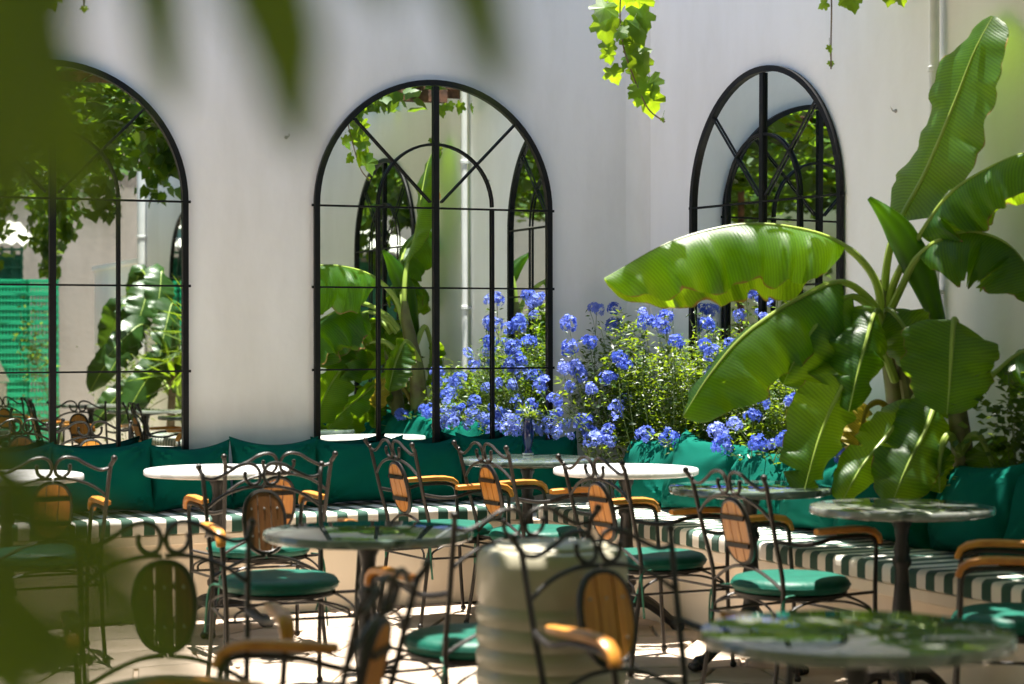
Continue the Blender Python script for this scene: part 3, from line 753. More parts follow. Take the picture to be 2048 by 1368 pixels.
# ================================================================== RIBBED POT
t = thing('ribbed_pot', 'big ribbed grey-green glazed pot standing among the front chairs', 'pot', (.107, 5.52, 0))
prof = [(.15, 0), (.165, .01)]
for k in range(10):
    z = .045 + k * .057; g_ = .012 * sin(k * .9); prof += [(.1955, z), (.2025, z + .010), (.2055, z + .027), (.203, z + .044), (.1965, z + .055)]
prof += [(.199, .622), (.203, .64), (.2045, .69), (.2035, .72), (.199, .742), (.188, .756), (.165, .760)]
b = MB(); b.lathe(prof + [(.15, .761)], 48); obj('body', b, M['pot'], t)
b = MB(); b.lathe([(.152, .760), (.156, .765), (.15, .770), (.05, .773), (0, .774)], 40); obj('lid', b, M['pot'], t)

# ================================================================== LEAVES AND PLANTS
def blade(path, i0, W, up, dp, dm, pleat=.01, seed=0, wfun=None, split=0.0, k=7, nv=6, curl=0.5, wp=1.0, band=0.12):
    """leaf blade along path[i0:]; +side droops dp, -side droops dm (radians from the leaf plane)"""
    rr = random.Random(seed); pts = catmull(path, k); s0 = i0 * k; bp = pts[s0:]; m = len(bp); ups = V(up).normalized()
    b = MB(); vs = []; fs = []; uv = []; ph = [rr.uniform(0, 6.3) for _ in range(6)]
    ln = sum((bp[i + 1] - bp[i]).length for i in range(m - 1)); n = max(30, int(ln / .018))
    acc = [0]
    for i in range(m - 1): acc.append(acc[-1] + (bp[i + 1] - bp[i]).length)
    def at(d):
        for i in range(m - 1):
            if acc[i + 1] >= d or i == m - 2:
                tt = (d - acc[i]) / max(1e-9, acc[i + 1] - acc[i]); return bp[i].lerp(bp[i + 1], min(1, max(0, tt)))
    nn = 2 * nv + 1
    for i in range(n + 1):
        u = i / n; p = at(u * ln); T = (at(min(1, u + .02) * ln) - at(max(0, u - .02) * ln)).normalized()
        S = T.cross(ups)
        S = S.normalized() if S.length > 1e-4 else T.orthogonal().normalized()
        N = S.cross(T)
        w = wfun(u) if wfun else (min(1, (u / .13 + .05)) ** .6 * (1 if u < .55 else sqrt(max(0, 1 - ((u - .55) / .452) ** 2.3))))
        for j in range(-nv, nv + 1):
            v = j / nv; av = abs(v); th = (dp if v > 0 else dm)
            ww = W * w * (1 + .05 * sin(u * 21 + ph[0] + (2 if v > 0 else 0)) + .03 * sin(u * 47 + ph[1]))
            if v > 0: ww *= wp
            if split:
                cell = u * 13 + (ph[2] if v > 0 else ph[3]); fr = cell % 1
                if fr < split and .12 < u < .9: ww *= .45
            bd = sin(u * ln * 37 + ph[0] + (1.7 if v > 0 else 0)) + .9 * sin(u * ln * 19 + ph[5] - (2.2 if v > 0 else 0)) + .35 * sin(u * ln * 71 + ph[1])
            a = th * (.35 + .65 * av) + .25 * sin(u * 9 + ph[4]) * av * curl + band * math.tanh(bd * 1.8) * min(1, av * 2.2)
            lat, dz = ww * av * cos(a), -ww * av * sin(a)
            pl = pleat * av * (sin(u * 46 + ph[5] + av * 1.5) * .6 + sin(u * 23 + ph[2] + (1.3 if v > 0 else 0)) * .9)
            vs.append(p + S * (lat * (1 if v >= 0 else -1)) + N * (dz + pl)); uv.append((u * ln * 2 + av * .10, v))
    for i in range(n):
        for j in range(nn - 1): fs.append((i * nn + j, i * nn + j + 1, (i + 1) * nn + j + 1, (i + 1) * nn + j))
    b.add(vs, fs); b.uv = uv; return b, pts

def banana_leaf(parent, pix, i0, W, up, dp, dm, seed, material='banana', rib='rib', r0=.019, pleat=.010, split=0.0, **kw):
    base = parent.location
    path = [PX(*p) - base for p in pix]
    b, pts = blade(path, i0, W, up, dp, dm, pleat, seed, split=split, **kw)
    lf = obj('leaf', b, M[material], parent)
    rb = MB(); n = len(pts); rb.tube([p - V((0, 0, .002)) for p in pts], [r0 * (1 - .25 * i / max(1, i0 * 7)) if i < i0 * 7 else r0 * max(.1, .62 * (1 - (i - i0 * 7) / (n - i0 * 7)) ** .8) for i in range(n)], 8)
    obj('midrib', rb, M[rib], lf)
    return lf

ZB = 8.45
bp_ = RW(2.62, .17); 
banana = thing('banana_plant', 'tall banana plant with broad arching leaves in the planter by the bright wall', 'banana plant', (bp_.x, bp_.y, .45))
def tube_px(parent, name, pix, radii, material, n=10, k=5):
    b = MB(); pts = catmull([PX(*p) - parent.location for p in pix], k); m = len(pts)
    rr = [np.interp(i / (m - 1), np.linspace(0, 1, len(radii)), radii) for i in range(m)]
    b.tube(pts, rr, n); return obj(name, b, M[material], parent)
tube_px(banana, 'stem', [(1812, 1010, 8.5), (1806, 900, 8.5), (1796, 790, 8.5), (1780, 690, 8.48), (1768, 610, 8.46), (1766, 560, 8.46)], [.062, .058, .052, .045, .036, .018], 'stem', 12)
tube_px(banana, 'sheath', [(1818, 960, 8.46), (1822, 860, 8.45), (1812, 770, 8.44), (1790, 690, 8.43)], [.03, .03, .026, .015], 'stem', 8)
CAMUP = V((-.15, -1, .35))
Zup = V((0, 0, 1))
# arching leaves towards the left: upper surface seen on the near half, far half glowing below
banana_leaf(banana, [(1768, 640, 8.45), (1748, 555, 8.42), (1690, 492, 8.38), (1600, 458, 8.34), (1480, 449, 8.3), (1340, 484, 8.26), (1208, 556, 8.22)], 2, .255, (0, -.1, 1), 1.5, 1.1, 1, pleat=.010, wp=1.18)
banana_leaf(banana, [(1766, 650, 8.42), (1740, 600, 8.35), (1680, 563, 8.25), (1590, 600, 8.18), (1490, 668, 8.1), (1420, 748, 8.05), (1366, 832, 8.02)], 2, .23, (.3, -.35, 1), 1.4, .85, 2, pleat=.011, wp=1.2)
banana_leaf(banana, [(1764, 660, 8.4), (1745, 618, 8.35), (1700, 592, 8.28), (1650, 628, 8.2), (1605, 690, 8.15), (1566, 768, 8.12)], 2, .20, (.4, -.4, 1), 1.35, .75, 3, pleat=.012, wp=1.2)
# leaf drooping towards us below the crown
banana_leaf(banana, [(1768, 660, 8.35), (1758, 622, 8.28), (1746, 632, 8.2), (1730, 690, 8.12), (1712, 760, 8.08), (1698, 822, 8.07)], 1, .165, (.1, -1, .3), .75, .9, 4, pleat=.014, split=.05)
banana_leaf(banana, [(1775, 650, 8.4), (1775, 618, 8.3), (1800, 640, 8.22), (1835, 700, 8.2), (1852, 760, 8.2)], 1, .13, (-.2, -1, .3), .7, .7, 14, pleat=.012)
# upright leaf at the right top
banana_leaf(banana, [(1766, 640, 8.46), (1775, 520, 8.44), (1800, 440, 8.42), (1850, 345, 8.40), (1905, 215, 8.36), (1950, 100, 8.34), (1985, 32, 8.36)], 2, .20, (-.75, -1, .35), -.15, .55, 5, pleat=.007, band=.06)
# furled new leaf
def furled(pix, rad, label):
    b = MB(); pts = catmull([PX(*p) - banana.location for p in pix], 5); m = len(pts)
    b.tube(pts, [np.interp(i / (m - 1), np.linspace(0, 1, len(rad)), rad) for i in range(m)], 9)
    b.uv = [((i % 9) * .02, 0) for i in range(len(b.v))]
    o = obj('leaf', b, M['banana'], banana); o['label'] = label; return o
furled([(1888, 680, 8.35), (1862, 600, 8.35), (1835, 530, 8.35), (1800, 465, 8.34), (1768, 425, 8.34), (1738, 396, 8.34)], [.022, .045, .068, .060, .034, .010], 'furled young leaf')
# leaves to the right
banana_leaf(banana, [(1772, 640, 8.46), (1790, 560, 8.4), (1840, 470, 8.3), (1895, 392, 8.24), (1960, 345, 8.2), (2050, 305, 8.12), (2150, 300, 8.06)], 2, .21, (0, -.2, 1), .9, 1.25, 6, pleat=.013, split=.07)
banana_leaf(banana, [(1772, 640, 8.44), (1800, 580, 8.36), (1838, 510, 8.26), (1900, 470, 8.2), (1965, 466, 8.16), (2030, 500, 8.1), (2090, 590, 8.06)], 2, .22, (0, -.25, 1), .9, 1.2, 7, pleat=.013, split=.05)
# lower hanging leaves
banana_leaf(banana, [(1790, 760, 8.44), (1760, 690, 8.32), (1725, 700, 8.2), (1680, 780, 8.1), (1640, 870, 8.04), (1606, 990, 8.0)], 2, .15, (.25, -1, .25), .55, .7, 8, pleat=.010, split=.04)
banana_leaf(banana, [(1806, 850, 8.44), (1840, 790, 8.3), (1830, 800, 8.2), (1775, 870, 8.1), (1725, 930, 8.02), (1682, 1005, 7.95)], 2, .105, (.2, -1, .35), .6, .7, 9, pleat=.010, split=.05)
banana_leaf(banana, [(1806, 840, 8.42), (1850, 770, 8.25), (1872, 790, 8.15), (1850, 860, 8.05), (1815, 930, 7.98), (1782, 1010, 7.92)], 2, .14, (0, -1, .25), .5, .5, 10, pleat=.010, split=.04)
lf = banana_leaf(banana, [(1806, 900, 8.46), (1795, 850, 8.42), (1765, 806, 8.38), (1738, 812, 8.34), (1724, 850, 8.33), (1715, 905, 8.33)], 3, .09, (.6, -.7, .3), .9, .9, 11, 'dry', 'dry', r0=.016, pleat=.018)
lf['label'] = 'dying yellow leaf with brown edge'
banana_leaf(banana, [(1790, 700, 8.5), (1830, 640, 8.5), (1870, 690, 8.48), (1880, 760, 8.46), (1870, 830, 8.45)], 2, .11, (-.3, -1, .3), .5, .5, 12, pleat=.012)
# dark back leaves, filling the crown
banana_leaf(banana, [(1800, 760, 8.52), (1740, 700, 8.55), (1700, 690, 8.56), (1660, 760, 8.56), (1640, 840, 8.55)], 2, .12, (.3, -1, .3), .6, .6, 13, pleat=.012)

b2 = RW(2.98, .16); 
ban2 = thing('banana_plant', 'smaller banana plant at right with one broad leaf facing us', 'banana plant', (b2.x, b2.y, .45))
tube_px(ban2, 'stem', [(1930, 1010, 8.14), (1924, 900, 8.14), (1912, 800, 8.12), (1905, 720, 8.1), (1903, 650, 8.08)], [.05, .046, .038, .028, .014], 'stem', 10)
banana_leaf(ban2, [(1910, 760, 8.12), (1912, 668, 8.05), (1908, 640, 7.98), (1903, 700, 7.92), (1900, 760, 7.9), (1894, 828, 7.9)], 2, .185, (0, -1, .35), .22, .22, 21, pleat=.008, wfun=lambda u: min(1, u / .22 + .30) ** .5 * (1 if u < .45 else sqrt(max(0, 1 - ((u - .45) / .552) ** 2.0))))
banana_leaf(ban2, [(1915, 820, 8.1), (1950, 770, 8.05), (1990, 745, 8.0), (2040, 705, 7.95), (2110, 690, 7.9)], 2, .14, (0, -.6, 1), .7, .7, 22, pleat=.010)
banana_leaf(ban2, [(1922, 900, 8.1), (1945, 870, 8.08), (1965, 880, 8.05), (1985, 930, 8.04), (1992, 985, 8.03)], 2, .10, (-.2, -1, .3), .4, .4, 23, pleat=.010)
banana_leaf(ban2, [(1922, 910, 8.1), (1900, 870, 8.08), (1885, 890, 8.05), (1878, 940, 8.04), (1880, 985, 8.03)], 2, .07, (.2, -1, .3), .4, .4, 24, pleat=.010)

# leaf templates
def small_leaf(l=1.0, w=.42): return [(0, 0, 0), (-w / 2, .45 * l, .06), (w / 2, .45 * l, .06), (0, l, -.05), (0, .5 * l, -.02)], [(0, 4, 1), (0, 2, 4), (1, 4, 3), (4, 2, 3)]
def vine_leaf_tpl():
    out = [(0.0, 0.0), (.22, -.16), (.42, -.08), (.36, .1), (.56, .26), (.5, .42), (.3, .42), (.3, .62), (.14, .72), (0, .92)]
    pts = out + [(-x, y) for x, y in out[-2:0:-1]]
    vs = [(0, .3, .03)] + [(x, y, -.10 * (x * x * 2.2 + (y - .3) ** 2 * .8)) for x, y in pts]; n = len(pts)
    return vs, [(0, 1 + i, 1 + (i + 1) % n) for i in range(n)]
VT = vine_leaf_tpl(); SL = small_leaf()
def unit(): 
    a = rnd.uniform(0, 2 * pi); z = rnd.uniform(-1, 1); r = sqrt(1 - z * z); return V((r * cos(a), r * sin(a), z))

# ---- plumbago
def head_mesh(seed, r=.050, nfl=32):
    rr = random.Random(seed); b = MB()
    for i in range(nfl):
        a = rr.uniform(0, 2 * pi); z = rr.uniform(-.45, 1); s = sqrt(1 - z * z); d = V((s * cos(a), s * sin(a), z)).normalized()
        c = d * r * rr.uniform(.72, 1.05); x = d.orthogonal().normalized(); y = d.cross(x); k = rr.uniform(.012, .0165); a0 = rr.uniform(0, 6)
        vs = [c - d * .004]; fs = []
        for p in range(5):
            a1 = a0 + 2 * pi * p / 5; e = lambda an, q, h: c + (x * cos(an) + y * sin(an)) * (k * q) + d * h
            o = len(vs); vs += [e(a1 - .5, .75, .0), e(a1, 1.12, rr.uniform(-.003, .002)), e(a1 + .5, .75, .0)]
            fs += [(0, o, o + 1, o + 2)]
        b.add(vs, fs)
    for i in range(8):
        a = rr.uniform(0, 2 * pi); d = V((cos(a) * .6, sin(a) * .6, rr.uniform(-1, .4))); b.tube([V((0, 0, -.03)), d * r * .8], .0012, 3, cap=False)
    return b.mesh('flower_head', M['flower'], smooth=False)
HM = [head_mesh(i) for i in range(6)]
def add_head(parent, p, sc=1.0):
    o = obj('flower_head', HM[rnd.randrange(6)], None, parent); o.location = p - parent.location
    o.rotation_euler = (rnd.uniform(-.9, .5), rnd.uniform(-.7, .7), rnd.uniform(0, 6)); s = sc * rnd.uniform(.68, 1.12); o.scale = (s * rnd.uniform(.85, 1.15), s * rnd.uniform(.85, 1.15), s * rnd.uniform(.8, 1.15))
def leafy(parent, name, pos, nrm, upv, scl, material):
    base = np.array(parent.location)
    me = scatter_mesh(name, SL[0], SL[1], np.array([list(p) for p in pos]) - base, [list(n) for n in nrm], [list(u) for u in upv], scl, material)
    o = obj(name, me, None, parent); o['kind'] = 'stuff'; return o
def bush(name, label, base, heads, nfill, hull, group=None, dens=26):
    """heads: world points; stems run to each; hull(): random fill point"""
    t = thing(name, label, 'flowering shrub', base, 0, group)
    sb = MB(); pos, nr, up, sc = [], [], [], []
    for hp in heads:
        b0 = V(base) + V((rnd.uniform(-.2, .2), rnd.uniform(-.06, .06), 0)) + (hp - V(base)) * .35 * V((1, 1, 0)).normalized().length
        b0.z = base[2]
        mid = b0.lerp(hp, .6) + V((rnd.uniform(-.05, .05), rnd.uniform(-.05, .05), rnd.uniform(.0, .08)))
        pts = catmull([b0 - t.location, mid - t.location, hp - t.location], 6); sb.tube(pts, [.004, .0018], 4, cap=False)
        for q in range(dens):
            f = rnd.uniform(.15, .97); i = int(f * (len(pts) - 1)); p = pts[i] + t.location; d = unit(); d.z = abs(d.z) * .6 + .1; d.normalize()
            pos.append(p + d * rnd.uniform(.0, .03)); up.append(d); nr.append((V((0, 0, 1)) + unit() * .8)); sc.append(rnd.uniform(.026, .05))
        add_head(t, hp)
    for q in range(nfill):
        p = hull(); d = unit(); d.z = d.z * .5 + .2; d.normalize()
        for w in range(rnd.randint(3, 6)):
            dd = (d + unit() * .9).normalized(); pos.append(p + dd * rnd.uniform(0, .03) + V((0, 0, w * .012))); up.append(dd); nr.append(V((0, 0, 1)) + unit() * .7); sc.append(rnd.uniform(.022, .046))
    # thin flowering tips with buds
    for q in range(26):
        p = hull() + V((0, 0, .05)); L = rnd.uniform(.08, .2); tip = p + V((rnd.uniform(-.06, .06), rnd.uniform(-.08, .04), L)); sb.tube([p - t.location, p.lerp(tip, .5) - t.location + V((.01, 0, 0)), tip - t.location], .0016, 3, cap=False)
        for w in range(9):
            pp = p.lerp(tip, w / 9); dd = unit(); pos.append(pp); up.append(dd); nr.append(V((0, 0, 1)) + unit() * .8); sc.append(rnd.uniform(.012, .03))
    tag(obj('stems', sb, M['gstem'], t), kind='stuff')
    leafy(t, 'leaves', pos, nr, up, sc, M['bush']); return t
GB = 'blue flowering shrubs in the planter'
def heads_px(lst): return [RWpx(x, y, d + .07) for x, y, d in lst]
h1 = heads_px([(1137, 648, .62), (1193, 618, .30), (1228, 618, .22), (1178, 686, .45), (1240, 728, .40), (1152, 737, .55), (1140, 775, .60), (1183, 779, .50), (1217, 758, .38), (1228, 652, .2), (1140, 697, .55), (1160, 752, .5),
               (1232, 820, .42), (1215, 862, .45), (1218, 884, .46), (1188, 880, .55), (1180, 868, .5), (1250, 800, .3), (1170, 845, .55), (1110, 800, .8), (1085, 770, .8), (1125, 735, .7)])
h2 = heads_px([(1285, 625, .30), (1292, 646, .34), (1322, 655, .35), (1352, 684, .38), (1238, 715, .42), (1345, 588, .2), (1325, 592, .25), (1290, 868, .42), (1336, 878, .42), (1385, 577, .2), (1410, 690, .32), (1425, 708, .3), (1415, 650, .2), (1330, 640, .3), (1250, 730, .4), (1425, 745, .3), (1395, 800, .35)])
h3 = heads_px([(1470, 582, .25), (1492, 578, .2), (1478, 632, .25), (1510, 795, .36), (1522, 800, .36), (1506, 832, .40), (1436, 866, .44), (1470, 850, .42), (1446, 894, .46), (1520, 890, .44), (1548, 888, .44), (1572, 880, .4), (1606, 882, .4), (1586, 800, .35), (1580, 806, .36), (1634, 775, .3), (1652, 776, .3), (1560, 716, .25), (1530, 640, .2), (1462, 690, .2), (1690, 915, .42), (1720, 912, .4)])
def hull_px(x0, x1, ytop, ybot, d0, d1):
    def f():
        while True:
            x = rnd.uniform(x0, x1); yt = np.interp(x, [p[0] for p in ytop], [p[1] for p in ytop]); y = yt + (ybot - yt) * rnd.random() ** .75
            return RWpx(x, y, rnd.uniform(d0, d1))
    return f
hb = RW(.35, .17, .45); bush('plumbago_shrub', 'blue flowering shrub in the corner, spreading in front of the shaded wall', hb, h1, 1100, hull_px(1120, 1290, [(1120, 790), (1180, 700), (1230, 640), (1290, 640)], 895, .1, .42), GB)
hb = RW(1.0, .17, .45); bush('plumbago_shrub', 'blue flowering shrub in the middle, under the tip of the longest banana leaf', hb, h2, 1400, hull_px(1230, 1450, [(1230, 760), (1300, 715), (1380, 690), (1450, 700)], 900, .06, .36), GB)
hb = RW(1.75, .17, .45); bush('plumbago_shrub', 'blue flowering shrub before the arched mirror, behind the drooping banana leaves', hb, h3, 1400, hull_px(1430, 1720, [(1430, 720), (1480, 690), (1560, 740), (1720, 830)], 910, .06, .36), GB)

# vase with a bunch of the same blue flowers on the corner table
t = thing('blue_vase', 'dark cobalt blue vase on the green-grey corner table', 'vase', (.079, 10.10, .7205))
b = MB(); b.lathe([(.022, 0), (.026, .004), (.020, .015), (.016, .03), (.024, .06), (.030, .10), (.026, .14), (.020, .165), (.026, .18), (.023, .18), (.017, .165), (.02, .14), (.0, .05)], 20); obj('body', b, M['vase'], t)
b = MB(); b.lathe([(.0265, .0005), (.0275, .005), (.0262, .009)], 20); obj('foot', b, M['white'], t)
t2 = thing('flower_bunch', 'bunch of blue flowers in the cobalt vase', 'flowers', (.079, 10.10, .88))
hs = [PX(x, y, Z) for x, y, Z in ((1020, 838, 10.26), (1042, 824, 10.31), (1072, 828, 10.21), (1098, 838, 10.26), (1130, 850, 10.28), (1055, 850, 10.18), (1084, 856, 10.16), (1152, 846, 10.31), (1118, 826, 10.36), (1015, 858, 10.31), (1035, 862, 10.21), (1110, 868, 10.21), (1062, 812, 10.36), (1140, 872, 10.31))]
sb = MB(); pos, nr, up, sc = [], [], [], []
for h in hs:
    add_head(t2, h, .78); pts = catmull([V((0, 0, -.10)), V((0, 0, .02)), (h - t2.location) * .6 + V((0, 0, .03)), h - t2.location], 4); sb.tube(pts, .0018, 4, cap=False)
    for q in range(12):
        p = pts[rnd.randint(5, len(pts) - 1)] + t2.location; d = unit(); pos.append(p); up.append(d); nr.append(V((0, 0, 1)) + unit()); sc.append(rnd.uniform(.025, .045))
tag(obj('stems', sb, M['gstem'], t2), kind='stuff'); leafy(t2, 'leaves', pos, nr, up, sc, M['bush'])

# pale leaved shrub at the right edge
def leafy_shrub(name, label, cat, base, pts_fn, n, size, material, tpl=SL, spread=.05, stems=8, top=None):
    t = thing(name, label, cat, base); pos, nr, up, sc = [], [], [], []; sb = MB()
    for i in range(stems):
        e = pts_fn(); sb.tube(catmull([V((rnd.uniform(-.05, .05), rnd.uniform(-.03, .03), 0)), (e - t.location) * .5 + V((0, 0, .08)), e - t.location], 5), [.005, .002], 4, cap=False)
    for i in range(n):
        p = pts_fn(); d = unit(); d.z = d.z * .6 + .15
        pos.append(p); up.append(d.normalized()); nr.append(V((0, -.4, 1)) + unit() * .8); sc.append(rnd.uniform(.6, 1.2) * size)
    tag(obj('stems', sb, M['gstem'], t), kind='stuff')
    base_ = np.array(t.location); me = scatter_mesh('leaves', tpl[0], tpl[1], np.array([list(p) for p in pos]) - base_, [list(x) for x in nr], [list(x) for x in up], sc, material)
    o = obj('leaves', me, None, t); o['kind'] = 'stuff'; return t
RL = small_leaf(1, .66)
hb = RW(3.25, .17, .45)
leafy_shrub('leafy_shrub', 'small shrub with pale rounded leaves at the right edge under the banana', 'shrub', hb, lambda: PX(2035 + rnd.gauss(0, 42), np.clip(840 + rnd.gauss(0, 62), 745, 985), 7.95 + rnd.uniform(-.12, .12)), 330, .05, M['bush'], RL)
hb = RW(2.5, .2, .45)
leafy_shrub('leafy_shrub', 'low green plant with fine leaves behind the cushions beneath the banana', 'shrub', hb, lambda: PX(1975 + rnd.gauss(0, 45), 965 + rnd.gauss(0, 16), 7.95 + rnd.uniform(-.1, .1)), 160, .028, M['bush'])

# ================================================================== HANGING VINES
def hanging_vine(label, stem, leaves, Z, group='grape vine shoots hanging at the top'):
    t = thing('hanging_vine', label, 'vine', PX(stem[0][0], stem[0][1], Z), 0, group)
    b = MB(); b.tube(catmull([PX(x, y, Z) - t.location for x, y in stem], 5), .0035, 5); obj('stem', b, M['twig'], t)
    for (x, y, sz, rot) in leaves:
        c = PX(x, y, Z + rnd.uniform(-.06, .06)) - t.location; s = sz / F * Z * 1.25
        n = V((rnd.uniform(-.9, .9), -1, rnd.uniform(-.3, .8))).normalized(); d = V((sin(rot), 0, -cos(rot)))
        xx = d.cross(n).normalized(); yy = n.cross(xx); tv = []
        for p in VT[0]:
            tv.append(c + xx * (p[0] * s * rnd.uniform(.93, 1.07)) + yy * ((p[1] - .35) * s) + n * (p[2] * s * 2.2 + .12 * s * p[0] * rnd.uniform(-.6, .6)))
        bb = MB(); bb.add(tv, VT[1]); o = obj('leaf', bb, M['vine'], t, smooth=False)
        ib = MB(); ib.tube([c - yy * (.35 * s), c - yy * (.35 * s) + V((rnd.uniform(-.02, .02), .01, .035))], .0012, 3, cap=False); obj('leaf_stalk', ib, M['gstem'], o)
    return t
hanging_vine('long grape vine shoot with lobed leaves hanging before the wall corner',
    [(1246, -60), (1240, 20), (1246, 90), (1262, 140), (1282, 190), (1300, 222), (1330, 244)],
    [(1208, 20, 46, -.3), (1212, 55, 56, .1), (1232, -6, 50, .2), (1272, 5, 55, -.2), (1284, 40, 52, .2), (1276, 62, 50, .5), (1250, 70, 34, -.4), (1214, 96, 30, -.2), (1218, 112, 28, .3), (1228, 150, 34, .4), (1243, 66, 30, .9),
     (1265, 90, 42, -.1), (1274, 112, 46, .4), (1256, 122, 32, -.5), (1286, 130, 44, .2), (1272, 150, 36, -.3), (1302, 172, 44, .3), (1286, 186, 46, -.4), (1300, 205, 50, .15), (1268, 185, 26, -.7), (1326, 240, 9, .2)], 9.0)
hanging_vine('thin bare vine tendril with two tiny leaves hanging above the right mirror',
    [(1660, -60), (1663, 10), (1662, 80), (1662, 138)], [(1646, 10, 20, -1.2), (1660, 98, 15, .1), (1662, 128, 12, 0), (1690, 4, 26, .6), (1706, 6, 34, .2), (1780, -8, 34, -.2), (1802, -2, 26, .3)], 8.9)
hanging_vine('short vine shoot with bright leaves at the top left corner', [(80, -60), (84, 0), (95, 20)], [(86, 8, 40, 0), (104, 2, 34, .5), (70, -5, 40, -.4), (112, -10, 30, .8)], 7.2)
hanging_vine('thin vine thread with a single bud at the top left', [(165, -60), (168, 0), (169, 14)], [(169, 18, 13, 0)], 7.4)

# ================================================================== PERGOLA AND CANOPY (above the frame, seen in the mirrors, shades the terrace)
t = thing('pergola', 'rusty iron pergola carrying the grape vine above the terrace', 'pergola', C0, ROT_R)
for s in (2.75, 5.2, 7.7, 10.2):
    b = MB(); zo = -.13 if s < 3 else 0; b.box((s, -3.3, 3.08 + zo), (.06, 6.6, .012)); b.box((s, -3.3, 3.045 + zo), (.012, 6.6, .058)); b.box((s, -.35, 3.03 + zo), (.07, .5, .09)); obj('beam', b, M['rust'], t, smooth=False)
for d in (1.6, 3.2, 4.8, 6.4):
    b = MB(); b.tube([(2.4, -d, 3.1), (11.0, -d, 3.1)], .012, 6); obj('wire_rod', b, M['rust'], t)
for (s, d) in ((7.7, 6.45), (10.2, 6.45), (5.2, 6.45)):
    b = MB(); b.tube([(s, -d, -.01), (s, -d, 3.01)], .035, 8); obj('post', b, M['rust'], t)

nprng = np.random.RandomState(11)
pos, nr, up, sc = [], [], [], []
cl = [(nprng.uniform(2.1, 13.6), nprng.uniform(.95, 9.2)) for _ in range(1250)]
for (X, Z, k) in ((-.447, 6.37, 7), (-.85, 7.49, 5), (-.85, 5.16, 6), (.43, 5.0, 4), (-.53, 4.4, 6)):      # extra leaf clusters added to shade the front chairs and the dark table
    w = V((X + SUN_AZ[0] * 2.3, Z + SUN_AZ[1] * 2.3, 0)) - C0
    for i in range(k): cl.append((w.dot(rR) + nprng.normal(0, .22), w.dot(nR) + nprng.normal(0, .22)))
for i in range(17): cl.append((nprng.uniform(2.35, 4.6), nprng.uniform(.22, .95)))      # more clusters added to throw dappled shade on the banana and the planter
KEEP = len(cl) - 45
for ci, (s, d) in enumerate(cl):
    if s < 2.5 and nprng.rand() < .35: continue
    if ci < KEEP and s < 3.3 and d < 1.9 and nprng.rand() < .74: continue
    if ci < KEEP and s < 5.2 and d < 4.2 and nprng.rand() < .34: continue
    if d < 1.3 and s > 3.6 and s < 5 : pass
    k = nprng.randint(20, 40); h0 = 3.02 + nprng.uniform(-.12, .14)
    for i in range(k):
        a, r = nprng.uniform(0, 6.28), abs(nprng.normal(0, .2)); z = h0 + nprng.normal(0, .07)
        p = RW(s + r * cos(a), d + r * sin(a), max(z, 2.86)); pos.append(list(p)); v = nprng.normal(0, 1, 3); nr.append([v[0] * .45, v[1] * .45, 1]); up.append(list(nprng.normal(0, 1, 3) * [1, 1, .3])); sc.append(nprng.uniform(.09, .16))
for i in range(90):
    p = RW(2.6 + nprng.normal(0, .22), .72 + nprng.normal(0, .14), 2.83 + abs(nprng.normal(0, .14))); pos.append(list(p)); v = nprng.normal(0, 1, 3); nr.append([v[0], v[1], .5 * v[2] + .2]); up.append([nprng.normal(0, .4), nprng.normal(0, .4), -1]); sc.append(nprng.uniform(.08, .13))
# hanging swags further away, seen in the left mirror
for (s, d, L) in ((4.6, 1.5, .42), (5.4, 2.1, .4), (6.3, 1.2, .5), (6.8, 2.4, .45), (7.6, 1.4, .55), (8.3, 2.2, .6), (9.0, 1.5, .5), (9.6, 2.6, .7), (10.4, 1.2, .6), (11.0, 2.0, .7), (11.6, 1.2, .75), (12.0, 2.6, .8), (7.2, 3.0, .35), (12.6, 1.6, .9), (13.0, .9, .9)):
    for i in range(int(95 * L + 20)):
        f = nprng.rand(); p = RW(s + nprng.normal(0, .13 * (1.3 - f)), d + nprng.normal(0, .13 * (1.3 - f)), 2.95 - f * L); pos.append(list(p)); v = nprng.normal(0, 1, 3); nr.append([v[0], v[1], .5 * v[2] + .2]); up.append([nprng.normal(0, .4), nprng.normal(0, .4), -1]); sc.append(nprng.uniform(.08, .14))
VTc = [(0, 0, 0), (.4, -.05, -.06), (.5, .35, -.08), (.22, .6, -.03), (0, .9, -.1), (-.22, .6, -.03), (-.5, .35, -.08), (-.4, -.05, -.06)]
VFc = [(0, 1, 2, 3), (0, 3, 4, 5), (0, 5, 6, 7)]
vp = RW(11.6, 2.0)
gv = thing('grape_vine', 'old grape vine with leaning trunk and leafy canopy, seen in the mirrors', 'vine', vp)
me = scatter_mesh('canopy', VTc, VFc, np.array(pos) - np.array(vp), nr, up, sc, M['canopy'])
o = obj('canopy', me, None, gv); o['kind'] = 'stuff'
b = MB(); pts = catmull([V((0, 0, -.02)), V((.05, .1, .5)), V((-.1, .2, 1.0)), V((-.05, .35, 1.6)), V((-.15, .4, 2.3)), V((-.3, .6, 3.0))], 6)
b.tube(pts, [.085, .08, .085, .075, .07, .065, .07, .06] + [.06] * (len(pts) - 8), 9); obj('trunk', b, M['twig'], gv)
for (dx, dy) in ((-3, .6), (-2.5, 3), (1.5, 2.5)):
    b = MB(); b.tube(catmull([V((-.3, .6, 2.98)), V((-.3 + dx * .4, .6 + dy * .5, 3.1)), V((-.3 + dx, .6 + dy, 3.05))], 5), [.04, .015], 6); obj('branch', b, M['twig'], gv)

